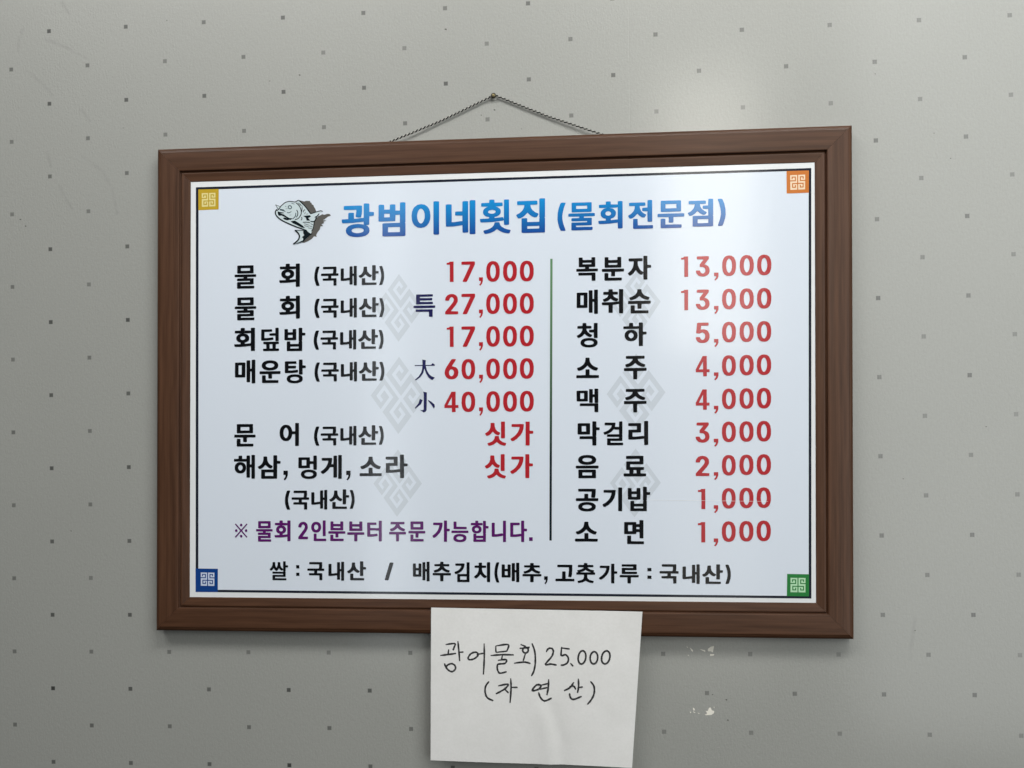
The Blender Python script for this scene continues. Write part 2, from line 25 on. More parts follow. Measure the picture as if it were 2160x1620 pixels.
GLYPHS={
"※":[[0,70,70,0,500,430,930,0,999,70,570,500,999,930,930,999,500,570,70,999,0,930,430,500],[600,890,586,940,550,976,500,990,450,976,413,940,400,890,413,840,449,803,500,790,550,803,586,840],[600,110,586,160,550,196,500,210,450,196,413,160,400,110,413,60,449,23,500,10,550,23,586,59],[210,500,196,550,160,586,110,600,60,586,23,550,10,500,23,450,59,413,109,400,160,413,196,449],[990,500,976,550,940,586,890,600,840,586,803,550,790,500,803,450,840,413,890,400,940,413,976,449]],
"가":[[679,4,667,12,663,26,663,980,669,992,683,999,822,999,834,994,842,980,844,621,990,608,999,593,999,515,983,497,844,487,840,16,826,4,789,0],[58,188,3,255,0,283,147,375,248,462,329,568,380,681,398,769,387,777,59,783,46,800,50,888,62,896,106,901,530,901,577,893,586,881,586,857,570,705,519,554,438,427,278,276,131,188]],
"걸":[[957,991,963,972,963,485,947,460,963,439,960,194,948,186,912,181,367,181,357,172,356,126,371,114,985,109,999,94,997,12,985,4,944,0,236,0,192,6,181,30,181,268,192,286,232,291,773,292,786,297,788,332,786,344,773,348,192,353,178,368,182,453,228,462,790,464,787,642,773,651,562,655,550,663,542,691,515,659,411,569,277,499,102,446,41,446,0,521,3,546,143,589,269,647,352,713,403,780,418,827,407,835,106,836,66,841,56,855,58,940,70,948,106,953,598,948,612,937,613,912,590,770,773,768,788,780,793,990,843,999,916,999]],
"게":[[877,999,981,995,999,976,999,23,989,7,949,0,845,4,827,23,827,976,837,992],[765,56,649,49,613,54,601,64,599,473,593,488,445,486,361,378,301,321,222,264,133,212,65,212,13,263,0,285,5,309,129,388,165,419,229,480,294,568,342,676,356,749,345,758,61,763,48,781,48,854,54,868,105,877,489,877,533,870,543,854,543,791,510,617,589,612,599,624,601,956,613,966,649,971,725,971,769,962,775,942,775,78]],
"고":[[999,25,986,7,942,0,54,0,17,5,2,20,0,129,13,152,54,159,348,161,355,578,373,595,481,599,522,593,534,574,540,161,983,153,999,134],[98,978,113,994,154,999,834,999,883,989,892,965,888,584,873,397,851,261,838,251,793,245,693,261,673,284,706,611,710,824,705,842,113,850,97,874]],
"공":[[892,208,872,131,808,67,741,35,652,12,485,0,340,12,247,35,180,69,117,135,100,212,119,286,169,342,228,375,355,409,496,419,656,405,745,383,806,352,875,282],[706,208,697,182,671,160,615,138,541,125,440,126,373,138,310,166,292,186,286,208,295,238,325,261,370,280,459,295,548,294,630,276,680,253,697,234],[999,477,986,463,942,457,54,457,17,462,2,474,0,562,13,580,54,586,370,588,375,599,380,765,392,773,429,778,500,778,540,772,553,758,554,599,559,588,983,582,999,566],[108,979,121,993,165,999,823,999,872,993,884,975,884,835,876,721,855,617,841,603,805,599,708,609,678,625,702,813,697,872,124,878,108,894]],
"광":[[845,994,858,976,859,745,983,736,997,724,999,710,999,640,990,625,859,612,854,366,842,358,759,349,805,319,852,264,865,184,849,124,802,70,733,34,642,11,566,4,483,0,353,11,262,33,197,68,143,128,127,198,143,265,193,322,266,360,356,382,501,393,675,375,680,384,679,454,324,424,31,424,8,443,0,503,4,528,16,536,52,540,201,545,207,713,219,727,259,733,331,733,367,728,379,720,384,559,389,548,675,566,680,580,682,983,697,995,733,999],[310,195,316,219,342,243,389,262,461,273,537,273,606,261,662,237,678,219,684,198,675,170,657,152,606,131,527,119,461,119,378,134,333,156,316,174],[63,923,78,935,117,940,577,940,621,934,633,917,633,784,622,671,606,598,592,586,537,582,458,590,438,601,434,636,456,780,451,815,78,821,62,840]],
"국":[[875,5,760,0,723,4,711,13,707,251,701,262,153,263,113,268,100,276,96,364,109,382,402,390,407,507,394,516,16,520,0,540,0,620,8,635,57,644,672,645,680,653,691,719,702,862,690,871,131,875,115,895,115,975,124,991,172,999,820,999,864,995,876,986,881,789,866,649,991,635,999,620,997,532,983,520,946,516,601,516,590,511,588,496,588,401,594,389,835,388,872,383,886,371,888,27]],
"기":[[857,999,981,995,999,976,999,23,985,5,939,0,816,4,798,23,798,976,812,994],[66,183,2,257,0,281,16,296,169,371,290,459,382,564,441,683,459,767,445,775,70,780,52,798,56,882,70,890,119,894,606,894,659,887,669,875,669,833,647,683,596,550,498,417,325,277,144,183]],
"김":[[985,994,997,983,999,969,999,432,986,407,999,382,994,12,980,4,931,0,243,0,190,8,180,27,184,396,198,405,243,409,799,411,798,980,812,994,857,999],[379,283,396,288,795,287,801,276,800,126,783,121,383,122,377,133],[46,406,0,478,4,505,21,515,165,559,305,630,377,688,430,759,446,809,433,818,71,823,56,841,56,916,65,930,120,939,602,939,663,928,669,898,642,759,577,648,464,542,297,453,136,403,91,399]],
"내":[[989,7,943,0,863,0,821,5,808,19,807,473,800,488,750,489,740,480,740,75,725,54,604,49,566,53,552,61,547,264,541,274,186,245,56,245,6,255,0,274,0,854,9,875,56,884,140,884,182,878,196,865,199,375,282,374,479,398,537,399,547,410,552,966,600,978,679,978,721,974,738,962,740,620,750,612,792,611,807,623,809,983,826,995,867,999,943,999,993,988,999,969,999,30]],
"네":[[861,999,981,995,999,976,999,23,985,5,939,0,820,4,801,23,801,976,816,994],[745,54,621,49,580,53,566,61,561,260,555,271,246,241,60,241,19,245,5,253,0,865,10,887,60,894,142,894,187,889,201,875,204,371,275,367,477,391,555,390,562,403,559,554,328,564,314,582,315,658,329,672,374,678,556,679,564,959,580,971,626,975,704,974,741,971,755,962,760,78,757,64]],
"능":[[108,200,129,277,174,324,217,348,256,366,354,389,496,400,645,389,758,360,822,326,857,290,873,265,887,204,869,124,806,64,739,32,653,12,511,0,350,11,245,37,174,74,128,124],[707,197,692,164,631,130,556,116,447,115,376,128,327,147,300,171,292,200,302,229,350,262,425,281,511,285,612,274,664,255,699,225],[999,539,997,456,949,444,54,444,13,449,0,463,2,546,50,559,945,559,986,554],[894,647,881,636,840,631,181,631,133,638,123,655,125,985,136,994,181,999,252,998,297,986,299,759,305,748,878,742,894,730]],
"니":[[988,992,999,966,999,30,990,9,936,0,848,0,805,4,788,16,785,288,779,301,657,276,347,248,68,244,7,255,0,274,0,875,9,896,63,905,150,905,198,900,213,886,214,386,220,372,373,374,709,411,759,403,779,362,785,403,786,980,801,994,848,999,936,999]],
"다":[[820,5,703,0,665,4,650,16,648,260,643,271,420,245,281,237,55,238,17,242,4,250,0,875,9,897,58,905,503,905,557,896,565,882,565,809,549,790,187,781,185,368,198,360,352,363,590,390,643,380,648,396,649,980,662,994,703,999,778,999,816,995,829,987,835,631,990,618,999,603,999,533,997,519,982,507,835,498,833,26]],
"덮":[[111,13,108,84,115,100,158,108,275,108,285,120,284,289,128,303,121,379,132,397,179,403,928,403,971,398,984,390,986,318,980,303,819,289,817,124,828,108,949,108,993,100,999,23,988,6,941,0,167,0,123,4],[477,110,474,290,630,293,634,113],[967,426,841,421,807,425,794,433,791,645,785,656,512,658,474,663,464,674,463,746,474,760,789,770,792,979,807,995,928,999,966,994,977,983,977,444],[685,494,660,483,577,471,357,453,54,449,6,457,0,476,5,929,58,938,560,938,608,930,614,850,599,835,188,825,186,570,197,561,301,561,660,589,678,570]],
"라":[[821,5,704,0,667,4,654,12,650,253,644,264,314,231,62,227,21,231,8,239,8,631,21,639,62,643,359,643,366,648,368,662,363,788,14,795,0,816,0,889,9,904,58,912,486,912,540,903,548,886,546,536,531,525,494,521,190,519,184,508,184,361,197,353,329,353,468,364,576,381,644,380,650,393,650,980,663,994,704,999,779,999,817,995,829,987,835,627,990,614,999,599,999,529,997,515,982,504,835,494,834,26]],
"료":[[4,15,0,123,13,144,242,151,255,161,253,304,131,315,115,334,115,700,122,721,172,732,694,732,706,743,706,838,697,848,168,848,124,855,111,876,111,971,119,988,168,999,823,999,879,986,884,967,884,622,875,595,827,586,301,585,292,571,293,467,305,457,849,456,897,450,910,428,908,329,890,315,760,308,755,161,768,151,986,144,999,118,999,28,991,11,938,0,61,0,16,5],[435,304,568,308,572,157,438,153]],
"루":[[999,419,999,336,983,320,594,314,588,20,575,5,535,0,428,4,409,16,402,314,53,316,13,322,0,340,2,423,16,435,53,439,942,439,986,434],[909,507,894,495,853,490,172,490,124,496,111,518,111,783,120,802,168,810,698,810,707,819,707,863,694,875,124,880,107,899,109,983,124,995,165,999,828,999,876,993,889,972,889,717,879,698,831,690,302,690,293,681,292,627,305,614,894,609,911,590]],
"리":[[988,8,858,0,811,4,796,12,791,257,785,269,569,245,331,231,67,231,11,241,4,260,9,631,24,639,67,643,426,644,432,655,432,770,430,785,417,789,67,790,15,795,0,816,0,889,9,903,76,912,577,912,635,903,644,882,639,536,625,528,582,524,223,523,216,512,217,362,231,353,361,353,724,383,763,380,785,367,791,386,792,980,807,994,854,999,936,999,993,988,999,969,999,30]],
"막":[[834,995,851,976,853,756,990,743,999,728,999,655,982,636,861,632,852,624,851,410,832,389,851,361,849,16,834,4,796,0,686,4,673,9,665,23,660,267,104,273,88,288,88,365,101,382,142,388,671,389,665,417,666,980,679,994,720,999],[6,915,63,926,507,926,558,917,566,896,566,484,560,468,503,458,59,458,8,466,0,487,0,900],[188,578,184,806,379,809,382,581]],
"매":[[985,5,868,0,831,5,818,16,817,484,806,499,761,499,751,491,748,64,732,53,628,49,582,54,570,64,568,952,582,973,699,978,746,966,751,630,761,622,802,622,817,634,819,984,835,995,939,999,985,994,997,983,999,26],[504,880,514,858,510,267,458,255,56,255,10,262,0,285,4,875,56,887,458,887],[184,375,178,389,180,763,193,768,325,767,332,753,330,379,317,374]],
"맥":[[150,362,160,372,202,378,942,378,988,372,999,355,997,12,984,4,937,0,861,1,819,12,816,249,810,260,164,266,149,281],[988,994,999,976,997,401,984,393,946,388,869,388,826,397,820,630,814,638,797,639,759,639,749,630,743,404,695,395,585,401,574,418,576,969,589,977,627,981,699,981,743,973,749,764,759,756,806,756,820,768,823,987,835,995,869,999],[6,910,53,918,466,918,518,909,523,485,517,467,470,459,57,459,5,468,0,891],[181,573,174,588,176,803,189,808,338,807,344,793,343,577,329,572]],
"멍":[[134,192,152,274,210,330,292,368,344,380,400,391,534,402,733,391,854,363,924,330,964,295,984,273,999,214,984,129,923,72,833,32,729,11,582,0,404,11,301,33,257,50,201,78,158,121],[331,199,340,228,374,256,430,278,517,289,629,289,716,274,769,252,794,228,803,203,794,175,763,146,703,125,621,113,508,113,417,128,350,164],[3,471,0,898,6,916,63,925,603,921,622,905,625,760,789,756,804,768,807,987,824,995,871,999,949,998,996,987,999,415,993,397,945,388,863,388,807,401,804,630,789,642,625,638,622,478,608,464,58,459],[196,574,190,588,192,807,422,810,428,796,426,577]],
"면":[[999,20,985,5,936,0,218,0,164,6,149,27,152,338,168,350,214,354,292,354,334,350,348,342,353,134,359,123,981,117,999,102],[2,901,19,912,64,917,554,916,595,912,609,904,620,832,761,831,771,840,772,976,780,990,840,999,965,991,975,969,970,252,956,244,902,240,794,244,777,252,772,485,761,497,620,496,613,431,591,416,68,412,10,420,0,439],[205,535,199,550,201,790,405,793,411,779,409,538],[616,700,629,705,765,704,772,693,770,628,757,623,620,625,614,636]],
"문":[[898,21,886,6,842,0,175,0,127,6,114,28,116,327,131,340,171,344,242,344,290,333,295,316,296,140,301,129,883,123,898,107],[0,507,13,522,57,528,946,527,983,523,997,511,999,425,986,406,946,401,601,399,596,387,591,208,579,199,542,195,471,195,431,200,419,215,413,398,16,405,0,421],[879,982,881,619,868,597,820,591,175,591,134,596,120,608,118,971,131,993,179,999,823,999,864,994],[297,720,296,859,301,870,686,872,701,866,703,728,697,716,312,715]],
"물":[[2,597,17,605,58,610,941,610,994,601,999,512,986,497,601,492,588,483,588,450,597,441,829,441,878,432,883,417,883,196,874,179,829,173,301,173,288,163,288,127,301,118,896,113,913,97,911,13,896,4,855,0,166,0,118,9,112,24,112,259,121,276,166,283,694,283,706,288,707,318,694,327,170,327,125,332,112,351,112,421,121,434,166,441,402,441,411,450,410,487,398,492,13,497,0,512],[878,985,879,674,867,656,821,650,174,650,133,655,121,664,120,975,132,993,178,999,825,999,866,994],[292,777,292,869,301,881,690,881,707,872,707,780,698,768,309,768]],
"밥":[[835,994,848,980,851,783,982,774,997,765,999,751,993,669,951,660,858,660,849,651,848,444,839,431,812,423,839,415,848,401,846,12,831,4,793,0,164,0,118,9,112,23,112,394,122,414,230,421,276,412,282,316,291,307,658,307,673,312,676,405,712,423,685,431,675,444,676,983,689,994,723,999],[282,123,282,184,291,192,662,193,675,184,675,123,665,115,295,114],[557,476,503,467,52,468,6,476,0,498,0,926,6,940,60,949,125,949,168,940,174,819,179,812,195,810,384,812,395,940,438,949,503,949,557,940,563,919,563,491],[175,587,174,683,179,694,372,696,388,691,389,594,384,583,191,582]],
"배":[[985,5,868,0,831,5,818,16,817,484,806,499,761,499,751,491,748,64,732,53,628,49,582,54,570,64,568,952,582,973,699,978,746,966,751,630,761,622,802,622,817,634,819,984,835,995,939,999,985,994,997,983,999,26],[10,244,0,267,4,896,56,908,131,908,175,899,182,882,184,683,197,678,317,678,330,679,336,690,340,896,392,908,504,901,514,878,510,250,458,237,56,237],[189,557,321,559,334,554,336,372,330,358,197,356,184,361,182,543]],
"범":[[988,8,933,0,216,0,152,11,145,34,145,367,152,382,211,393,792,395,789,625,775,634,630,629,627,466,608,447,70,443,15,448,2,459,0,473,0,919,9,937,66,946,194,940,209,923,215,795,399,794,418,802,419,923,429,938,485,946,608,942,627,923,630,759,775,755,790,767,795,987,809,995,860,999,937,999,993,988,999,969,999,420,985,391,999,367,999,30],[356,267,374,273,788,271,794,260,792,126,775,120,361,122,354,133],[211,668,224,673,412,672,418,661,417,572,403,567,216,568,209,579]],
"복":[[101,335,114,349,158,354,826,354,875,349,888,328,886,16,871,4,830,0,760,0,722,4,710,12,706,220,700,231,117,237,101,252],[2,414,0,496,16,515,395,519,408,528,408,578,399,587,173,587,135,592,121,603,119,972,128,991,176,999,288,993,300,976,301,897,317,888,689,888,698,897,699,979,711,993,826,999,864,995,876,987,878,603,864,592,826,587,600,587,591,578,591,528,604,519,983,515,999,496,999,421,990,405,938,397,61,397,16,402],[301,718,301,761,310,769,685,770,698,761,698,718,689,709,314,709]],
"부":[[999,436,999,352,983,336,594,330,588,20,575,5,535,0,428,4,409,16,402,330,53,332,13,337,0,355,2,439,16,451,53,455,942,456,986,450],[117,983,131,995,168,999,242,999,287,991,296,975,297,873,305,865,687,864,703,873,704,975,713,991,761,999,872,993,885,972,883,538,868,526,828,521,176,521,128,527,115,549],[297,658,297,731,305,740,687,740,703,731,703,658,694,649,313,649]],
"분":[[898,20,886,6,842,0,175,0,128,6,114,28,116,307,131,320,168,324,242,324,288,315,295,300,296,138,301,127,883,121,898,105],[0,481,13,496,57,501,946,501,983,497,997,485,999,400,986,382,946,376,601,375,596,363,591,197,579,189,542,185,471,185,431,190,419,205,413,374,16,380,0,396],[124,982,138,995,175,999,286,993,298,979,299,883,308,870,683,870,699,879,699,975,708,991,757,999,864,993,877,971,875,562,860,550,820,546,183,546,134,551,122,573],[300,680,300,739,308,748,686,748,699,739,699,680,690,671,312,671]],
"산":[[897,20,885,5,842,0,215,0,168,6,155,27,157,334,171,345,211,350,280,350,316,345,328,337,333,134,338,123,881,117,897,102],[693,236,681,244,677,259,678,980,690,994,729,999,838,995,854,976,856,705,990,692,999,676,998,594,983,579,856,569,850,244,838,236,802,232],[403,934,419,915,420,808,431,730,457,669,516,589,573,544,657,499,662,476,647,448,606,395,541,394,476,424,425,458,338,539,247,443,189,401,124,372,59,373,4,444,0,469,12,484,95,525,139,561,200,637,238,744,248,922,262,934,298,938]],
"삼":[[154,11,148,30,152,381,165,389,201,393,680,395,682,980,694,994,731,999,804,999,844,991,853,973,854,764,983,754,997,742,999,728,999,661,990,645,950,638,862,637,853,629,853,413,845,392,853,363,849,12,837,4,796,0,201,0],[321,268,336,273,676,271,681,260,680,126,665,120,325,122,320,133],[0,491,6,519,99,567,154,613,198,671,235,760,247,842,249,933,260,944,296,949,369,949,410,937,426,771,460,693,519,624,570,586,640,551,656,530,647,501,608,445,592,436,541,437,479,465,393,530,340,586,241,482,187,444,121,412,55,415]],
"소":[[999,24,986,6,942,0,53,0,16,5,2,19,0,118,13,140,53,146,402,148,407,161,409,411,428,426,531,430,571,424,584,407,590,149,983,141,999,123],[955,463,909,367,835,363,750,393,657,445,576,513,494,607,409,509,328,441,242,393,157,363,83,367,41,450,37,476,53,505,151,540,246,600,329,687,381,782,403,898,404,975,411,988,457,999,531,999,572,994,587,980,589,881,609,782,665,681,738,605,802,563,839,540,942,502,953,488]],
"순":[[898,20,886,5,842,0,175,0,127,6,114,27,116,320,131,332,171,337,242,336,290,325,295,309,296,137,301,126,883,120,898,104],[0,500,13,514,57,520,946,519,983,515,997,503,999,415,986,397,946,392,601,390,596,379,591,203,579,195,542,190,471,190,431,196,419,210,413,390,16,396,0,412],[55,639,57,657,68,668,197,707,268,741,332,789,387,858,406,931,409,983,423,995,464,999,538,999,583,991,591,979,592,928,608,865,660,795,740,737,831,697,927,671,940,650,937,628,906,565,894,557,857,553,742,576,653,612,578,657,501,722,417,653,342,609,260,576,183,557,142,553,97,561]],
"싯":[[107,83,108,101,120,112,235,141,327,181,381,219,439,291,461,396,474,404,520,409,639,401,648,389,668,291,716,226,793,174,886,136,982,113,995,105,999,90,960,13,943,2,912,0,801,20,705,54,628,97,555,155,474,93,401,53,320,23,227,1,154,5],[766,995,882,999,924,994,937,980,937,333,933,319,920,311,805,307,763,312,750,326,749,973,753,987],[0,491,6,519,116,578,167,621,214,681,252,772,262,934,277,946,316,950,397,950,447,939,461,779,499,692,554,628,612,586,697,548,710,530,708,509,666,448,651,437,616,434,578,438,511,467,449,505,362,586,266,486,204,445,135,414,97,410,54,416]],
"쌀":[[860,994,868,979,869,790,990,780,999,757,993,680,963,673,877,673,868,664,867,475,860,464,835,457,862,444,868,432,864,188,829,179,308,179,299,170,299,120,312,108,896,104,909,88,905,9,866,0,192,0,158,7,153,23,153,256,161,278,192,283,716,283,725,292,726,328,724,339,713,344,162,348,149,363,155,444,188,451,720,451,757,457,727,471,724,546,716,547,679,506,630,507,555,566,510,624,439,530,391,495,346,495,312,516,278,549,222,628,175,564,125,521,95,505,48,510,8,560,0,586,74,654,107,697,133,750,152,822,160,947,203,956,263,956,295,947,308,786,328,718,353,671,368,657,389,682,425,779,437,947,473,956,568,951,576,937,580,818,607,729,664,645,720,606,726,618,727,987,735,994,761,999]],
"어":[[985,5,861,0,816,5,802,19,801,501,795,515,654,512,638,431,597,344,524,271,452,232,341,217,274,220,196,236,112,285,51,358,14,445,0,585,13,690,50,781,122,862,200,906,291,922,361,922,452,907,528,868,593,802,633,725,654,640,791,636,801,648,803,983,819,995,865,999,943,998,980,995,994,987,999,30,997,16],[328,794,353,788,388,767,427,714,453,641,458,585,453,501,426,424,389,375,353,351,328,346,303,351,274,370,230,424,207,491,198,568,207,648,232,718,270,767,303,788]],
"운":[[898,20,886,5,842,0,179,0,131,6,118,27,120,324,134,336,175,341,242,341,290,329,295,313,296,141,301,130,883,124,898,108],[0,500,13,515,57,520,946,520,983,516,997,504,999,416,986,398,946,392,605,391,599,379,595,207,583,199,546,194,471,194,431,200,419,214,413,390,16,396,0,412],[895,771,873,687,823,631,749,588,649,561,471,550,346,561,286,577,242,591,175,628,119,694,104,753,103,786,116,844,129,866,171,915,246,958,342,985,497,999,657,984,749,959,812,924,878,852],[292,775,301,804,320,824,375,854,449,871,538,872,620,856,671,830,696,804,703,771,697,746,675,721,631,697,560,678,494,674,401,686,334,712,304,738]],
"음":[[886,357,888,27,875,6,826,0,169,0,128,4,113,16,111,346,124,367,173,373,830,373,871,368],[290,241,306,250,700,249,709,237,709,132,693,123,299,123,290,136],[999,519,997,436,983,424,945,420,57,420,13,425,0,443,2,527,16,539,54,543,942,543,986,537],[899,787,879,708,830,655,800,636,748,612,648,587,500,576,347,588,251,612,193,639,119,708,100,784,119,863,169,919,199,938,251,964,343,987,496,999,648,988,745,965,793,942,830,919,880,863],[289,787,298,816,321,838,388,864,481,876,570,872,630,859,687,831,703,813,709,787,703,762,687,744,630,716,503,699,433,703,369,716,312,744,295,762]],
"이":[[853,999,980,995,999,976,999,23,984,5,938,0,811,4,792,23,792,976,807,994],[345,925,476,906,571,851,629,784,665,707,686,568,673,456,656,414,629,354,567,285,476,234,341,216,210,234,112,291,52,361,17,442,0,582,17,700,54,784,111,847,210,906],[341,346,315,351,277,375,239,424,212,498,204,571,212,645,240,718,281,767,320,790,349,793,370,788,409,764,449,711,474,641,478,543,470,487,439,414,396,367,370,352]],
"인":[[999,20,985,5,938,0,235,0,183,6,169,27,171,346,187,357,231,362,307,362,347,357,361,349,365,134,371,123,982,117,999,102],[785,995,905,999,949,994,963,979,964,267,959,252,946,244,825,240,781,245,768,260,767,972,772,987],[13,754,62,831,126,884,183,908,223,920,323,931,464,915,540,883,586,847,613,822,645,768,666,668,650,578,600,501,540,453,468,422,335,405,203,420,122,455,58,509,33,546,14,582,0,657],[347,802,407,778,433,757,460,711,469,668,460,625,436,582,395,552,327,534,259,558,229,582,202,629,197,675,206,714,226,750,251,773,311,801]],
"자":[[830,5,719,0,684,4,670,16,666,267,659,267,613,211,545,211,487,246,443,285,342,408,258,292,186,225,121,186,68,185,52,194,0,264,0,284,89,350,139,402,203,501,240,599,251,679,251,763,242,779,85,779,43,787,34,805,34,879,41,893,96,901,584,901,632,893,639,875,634,790,588,779,431,778,426,690,438,603,491,484,526,431,581,374,662,323,668,337,669,980,681,994,719,999,791,999,837,988,842,973,844,620,990,607,999,592,999,522,997,508,983,497,844,487,842,26]],
"전":[[999,20,985,5,939,0,256,0,205,6,191,27,193,335,209,347,252,351,327,351,367,347,380,338,385,134,390,123,982,117,999,102],[951,241,832,237,793,241,777,252,773,604,584,613,563,629,562,711,576,729,773,740,775,976,793,995,911,999,954,994,967,979,968,263,964,249],[690,909,696,822,682,804,473,799,460,790,473,714,519,629,558,586,607,550,702,504,718,489,718,467,664,392,592,387,521,415,442,466,367,534,272,441,205,397,130,366,67,366,51,373,0,446,0,467,16,482,107,525,189,596,217,630,253,704,266,786,252,799,43,804,30,825,30,897,38,911,91,920,631,920]],
"점":[[985,994,997,983,999,969,999,413,986,388,999,363,994,12,981,4,932,0,248,0,195,8,185,27,190,377,203,385,248,390,802,392,798,629,598,640,584,657,585,739,606,754,794,760,804,987,818,995,859,999],[386,264,403,269,798,268,804,257,802,126,785,120,391,122,385,133],[712,928,718,838,704,820,488,815,478,806,489,739,523,675,560,632,635,575,740,523,737,494,685,427,639,419,602,422,541,446,472,486,378,565,270,466,207,428,138,401,69,401,51,409,1,477,0,501,16,515,102,551,185,615,224,661,257,725,273,806,260,815,45,820,30,842,31,916,39,930,93,939,651,939]],
"주":[[999,468,999,378,983,362,589,353,586,20,574,5,533,0,429,4,411,17,404,356,54,358,13,364,0,382,2,471,17,484,54,488,942,488,986,483],[57,602,56,628,69,643,191,678,266,713,325,757,381,826,392,863,381,872,98,878,87,889,85,908,86,979,98,993,147,999,857,999,898,995,912,982,914,896,901,878,619,872,608,863,618,826,654,777,723,721,831,669,938,637,942,602,915,542,901,528,823,526,697,564,582,626,500,696,425,631,344,581,262,548,180,527,102,528,87,542]],
"집":[[985,994,997,983,999,969,999,455,986,430,999,406,994,12,980,4,931,0,243,0,189,8,179,27,179,402,181,416,194,427,317,432,371,425,381,409,381,324,391,316,779,315,795,320,797,409,810,430,797,455,798,980,812,994,857,999],[381,190,395,198,787,198,797,190,797,129,783,121,391,121,381,129],[730,923,735,838,721,820,503,815,489,806,502,749,539,686,568,656,655,597,750,560,766,547,765,523,709,451,634,447,556,473,465,525,387,590,280,496,210,458,132,429,70,429,52,438,0,508,0,530,20,546,111,582,195,643,231,682,266,746,278,803,264,815,41,820,27,842,27,912,37,928,91,935,667,935,717,931]],
"청":[[175,188,192,266,243,319,338,361,428,379,556,390,721,383,857,354,927,322,949,304,984,266,999,209,998,174,985,128,931,72,845,33,750,12,601,0,433,11,313,40,246,72,204,111,189,132],[364,195,373,223,416,254,511,277,585,281,667,277,737,263,791,236,813,199,804,171,770,143,721,124,639,113,527,113,453,125,394,149,371,171],[985,990,999,973,998,392,985,381,948,377,832,380,814,396,812,604,597,615,587,628,588,709,601,720,639,724,808,726,816,983,865,995],[45,405,0,466,0,487,99,532,170,579,236,656,260,702,270,758,259,767,82,767,37,773,27,790,33,871,78,879,268,881,280,990,325,999,400,999,441,995,457,987,465,881,655,879,704,867,706,786,696,773,651,767,474,766,464,755,474,709,510,649,544,616,639,553,737,515,736,491,688,424,622,419,544,444,465,484,375,555,274,466,200,424,119,395,66,395]],
"추":[[0,407,13,421,57,426,945,426,982,422,997,410,999,326,986,309,945,304,595,302,588,16,570,4,462,0,422,5,409,19,403,302,16,308,0,323],[88,466,59,529,68,559,176,587,272,627,347,678,388,728,396,753,384,761,101,767,91,777,88,795,89,861,101,875,403,882,408,976,416,990,462,999,533,999,574,995,588,983,596,882,856,880,893,876,908,865,910,784,897,767,614,761,603,753,611,728,654,676,730,625,819,588,932,557,938,526,897,452,834,451,737,472,674,494,588,536,499,600,414,537,347,502,265,473,135,450,102,452]],
"춧":[[100,7,66,78,70,104,267,153,345,193,386,235,411,319,406,406,397,415,52,415,15,419,0,431,2,522,15,530,84,539,51,613,59,639,174,660,264,687,342,727,376,760,385,777,375,786,104,791,91,808,95,892,108,900,145,904,401,906,411,987,423,995,468,999,579,991,588,976,589,913,598,905,847,905,895,897,904,882,904,812,891,791,620,786,610,781,610,774,654,727,724,690,817,661,932,639,941,627,941,606,915,539,984,530,997,522,999,431,984,419,947,415,594,415,585,406,580,319,606,232,650,189,728,151,921,104,925,74,896,11,884,3,847,0,709,22,579,67,494,119,423,72,345,39,178,3,141,0],[790,539,706,534,241,534,205,539,345,574,420,605,498,656,568,609,631,581]],
"취":[[985,994,997,983,999,969,997,16,981,4,928,0,823,4,803,16,800,370,790,382,518,356,510,44,494,32,454,28,328,33,314,54,312,342,24,349,12,359,7,380,0,450,16,462,57,466,401,470,795,492,800,507,801,980,815,994,859,999],[91,500,52,563,55,591,150,623,227,663,268,699,298,745,304,766,292,775,130,775,81,782,71,808,71,871,81,886,130,894,308,895,314,976,323,990,373,999,446,999,494,995,510,983,519,895,693,894,733,890,747,882,751,797,738,780,531,774,521,766,555,706,600,670,767,601,769,573,721,505,677,499,640,502,571,520,506,548,413,607,324,541,255,510,182,489,146,486,109,488]],
"치":[[989,7,939,0,856,0,814,4,798,16,793,282,719,208,635,207,569,239,497,288,394,391,307,294,212,221,141,189,75,189,56,197,2,260,0,285,104,346,166,398,233,484,275,582,288,700,274,713,41,718,27,739,27,809,36,823,87,831,282,833,288,844,291,962,307,974,357,978,436,978,473,974,487,966,498,833,689,831,739,824,750,798,749,735,739,720,689,713,503,712,493,704,492,665,506,582,545,498,568,466,609,417,667,368,789,299,795,320,796,980,811,994,856,999,939,999,993,988,999,969,999,30]],
"탕":[[89,203,113,274,156,316,223,349,324,374,498,385,622,374,684,360,789,316,842,263,856,182,844,129,833,111,793,71,731,40,618,11,459,0,308,15,231,33,157,68,104,125],[266,192,273,217,287,231,339,258,401,271,475,275,545,271,607,258,655,235,672,217,681,192,670,164,634,137,545,114,475,109,401,114,339,126,287,154,273,168],[684,372,671,390,671,983,684,994,719,999,827,995,845,980,846,757,994,743,999,651,982,640,846,630,845,390,839,376,793,367],[6,923,60,932,506,932,552,923,558,839,545,824,188,819,174,807,175,750,184,742,486,741,529,735,539,718,533,637,486,628,184,628,175,620,175,556,188,547,335,547,579,571,610,568,627,556,633,471,614,460,560,452,366,434,52,431,6,440,0,461,0,906]],
"터":[[988,7,937,0,852,0,806,5,792,19,791,505,780,520,614,521,546,531,223,527,209,519,214,351,414,353,648,376,687,373,705,358,714,306,713,274,699,260,376,230,66,227,6,238,0,257,0,882,9,903,70,912,568,912,619,906,633,892,633,823,631,809,618,798,214,791,210,651,223,646,517,646,585,639,780,643,791,655,793,983,810,995,857,999,937,999,993,988,999,969,999,30]],
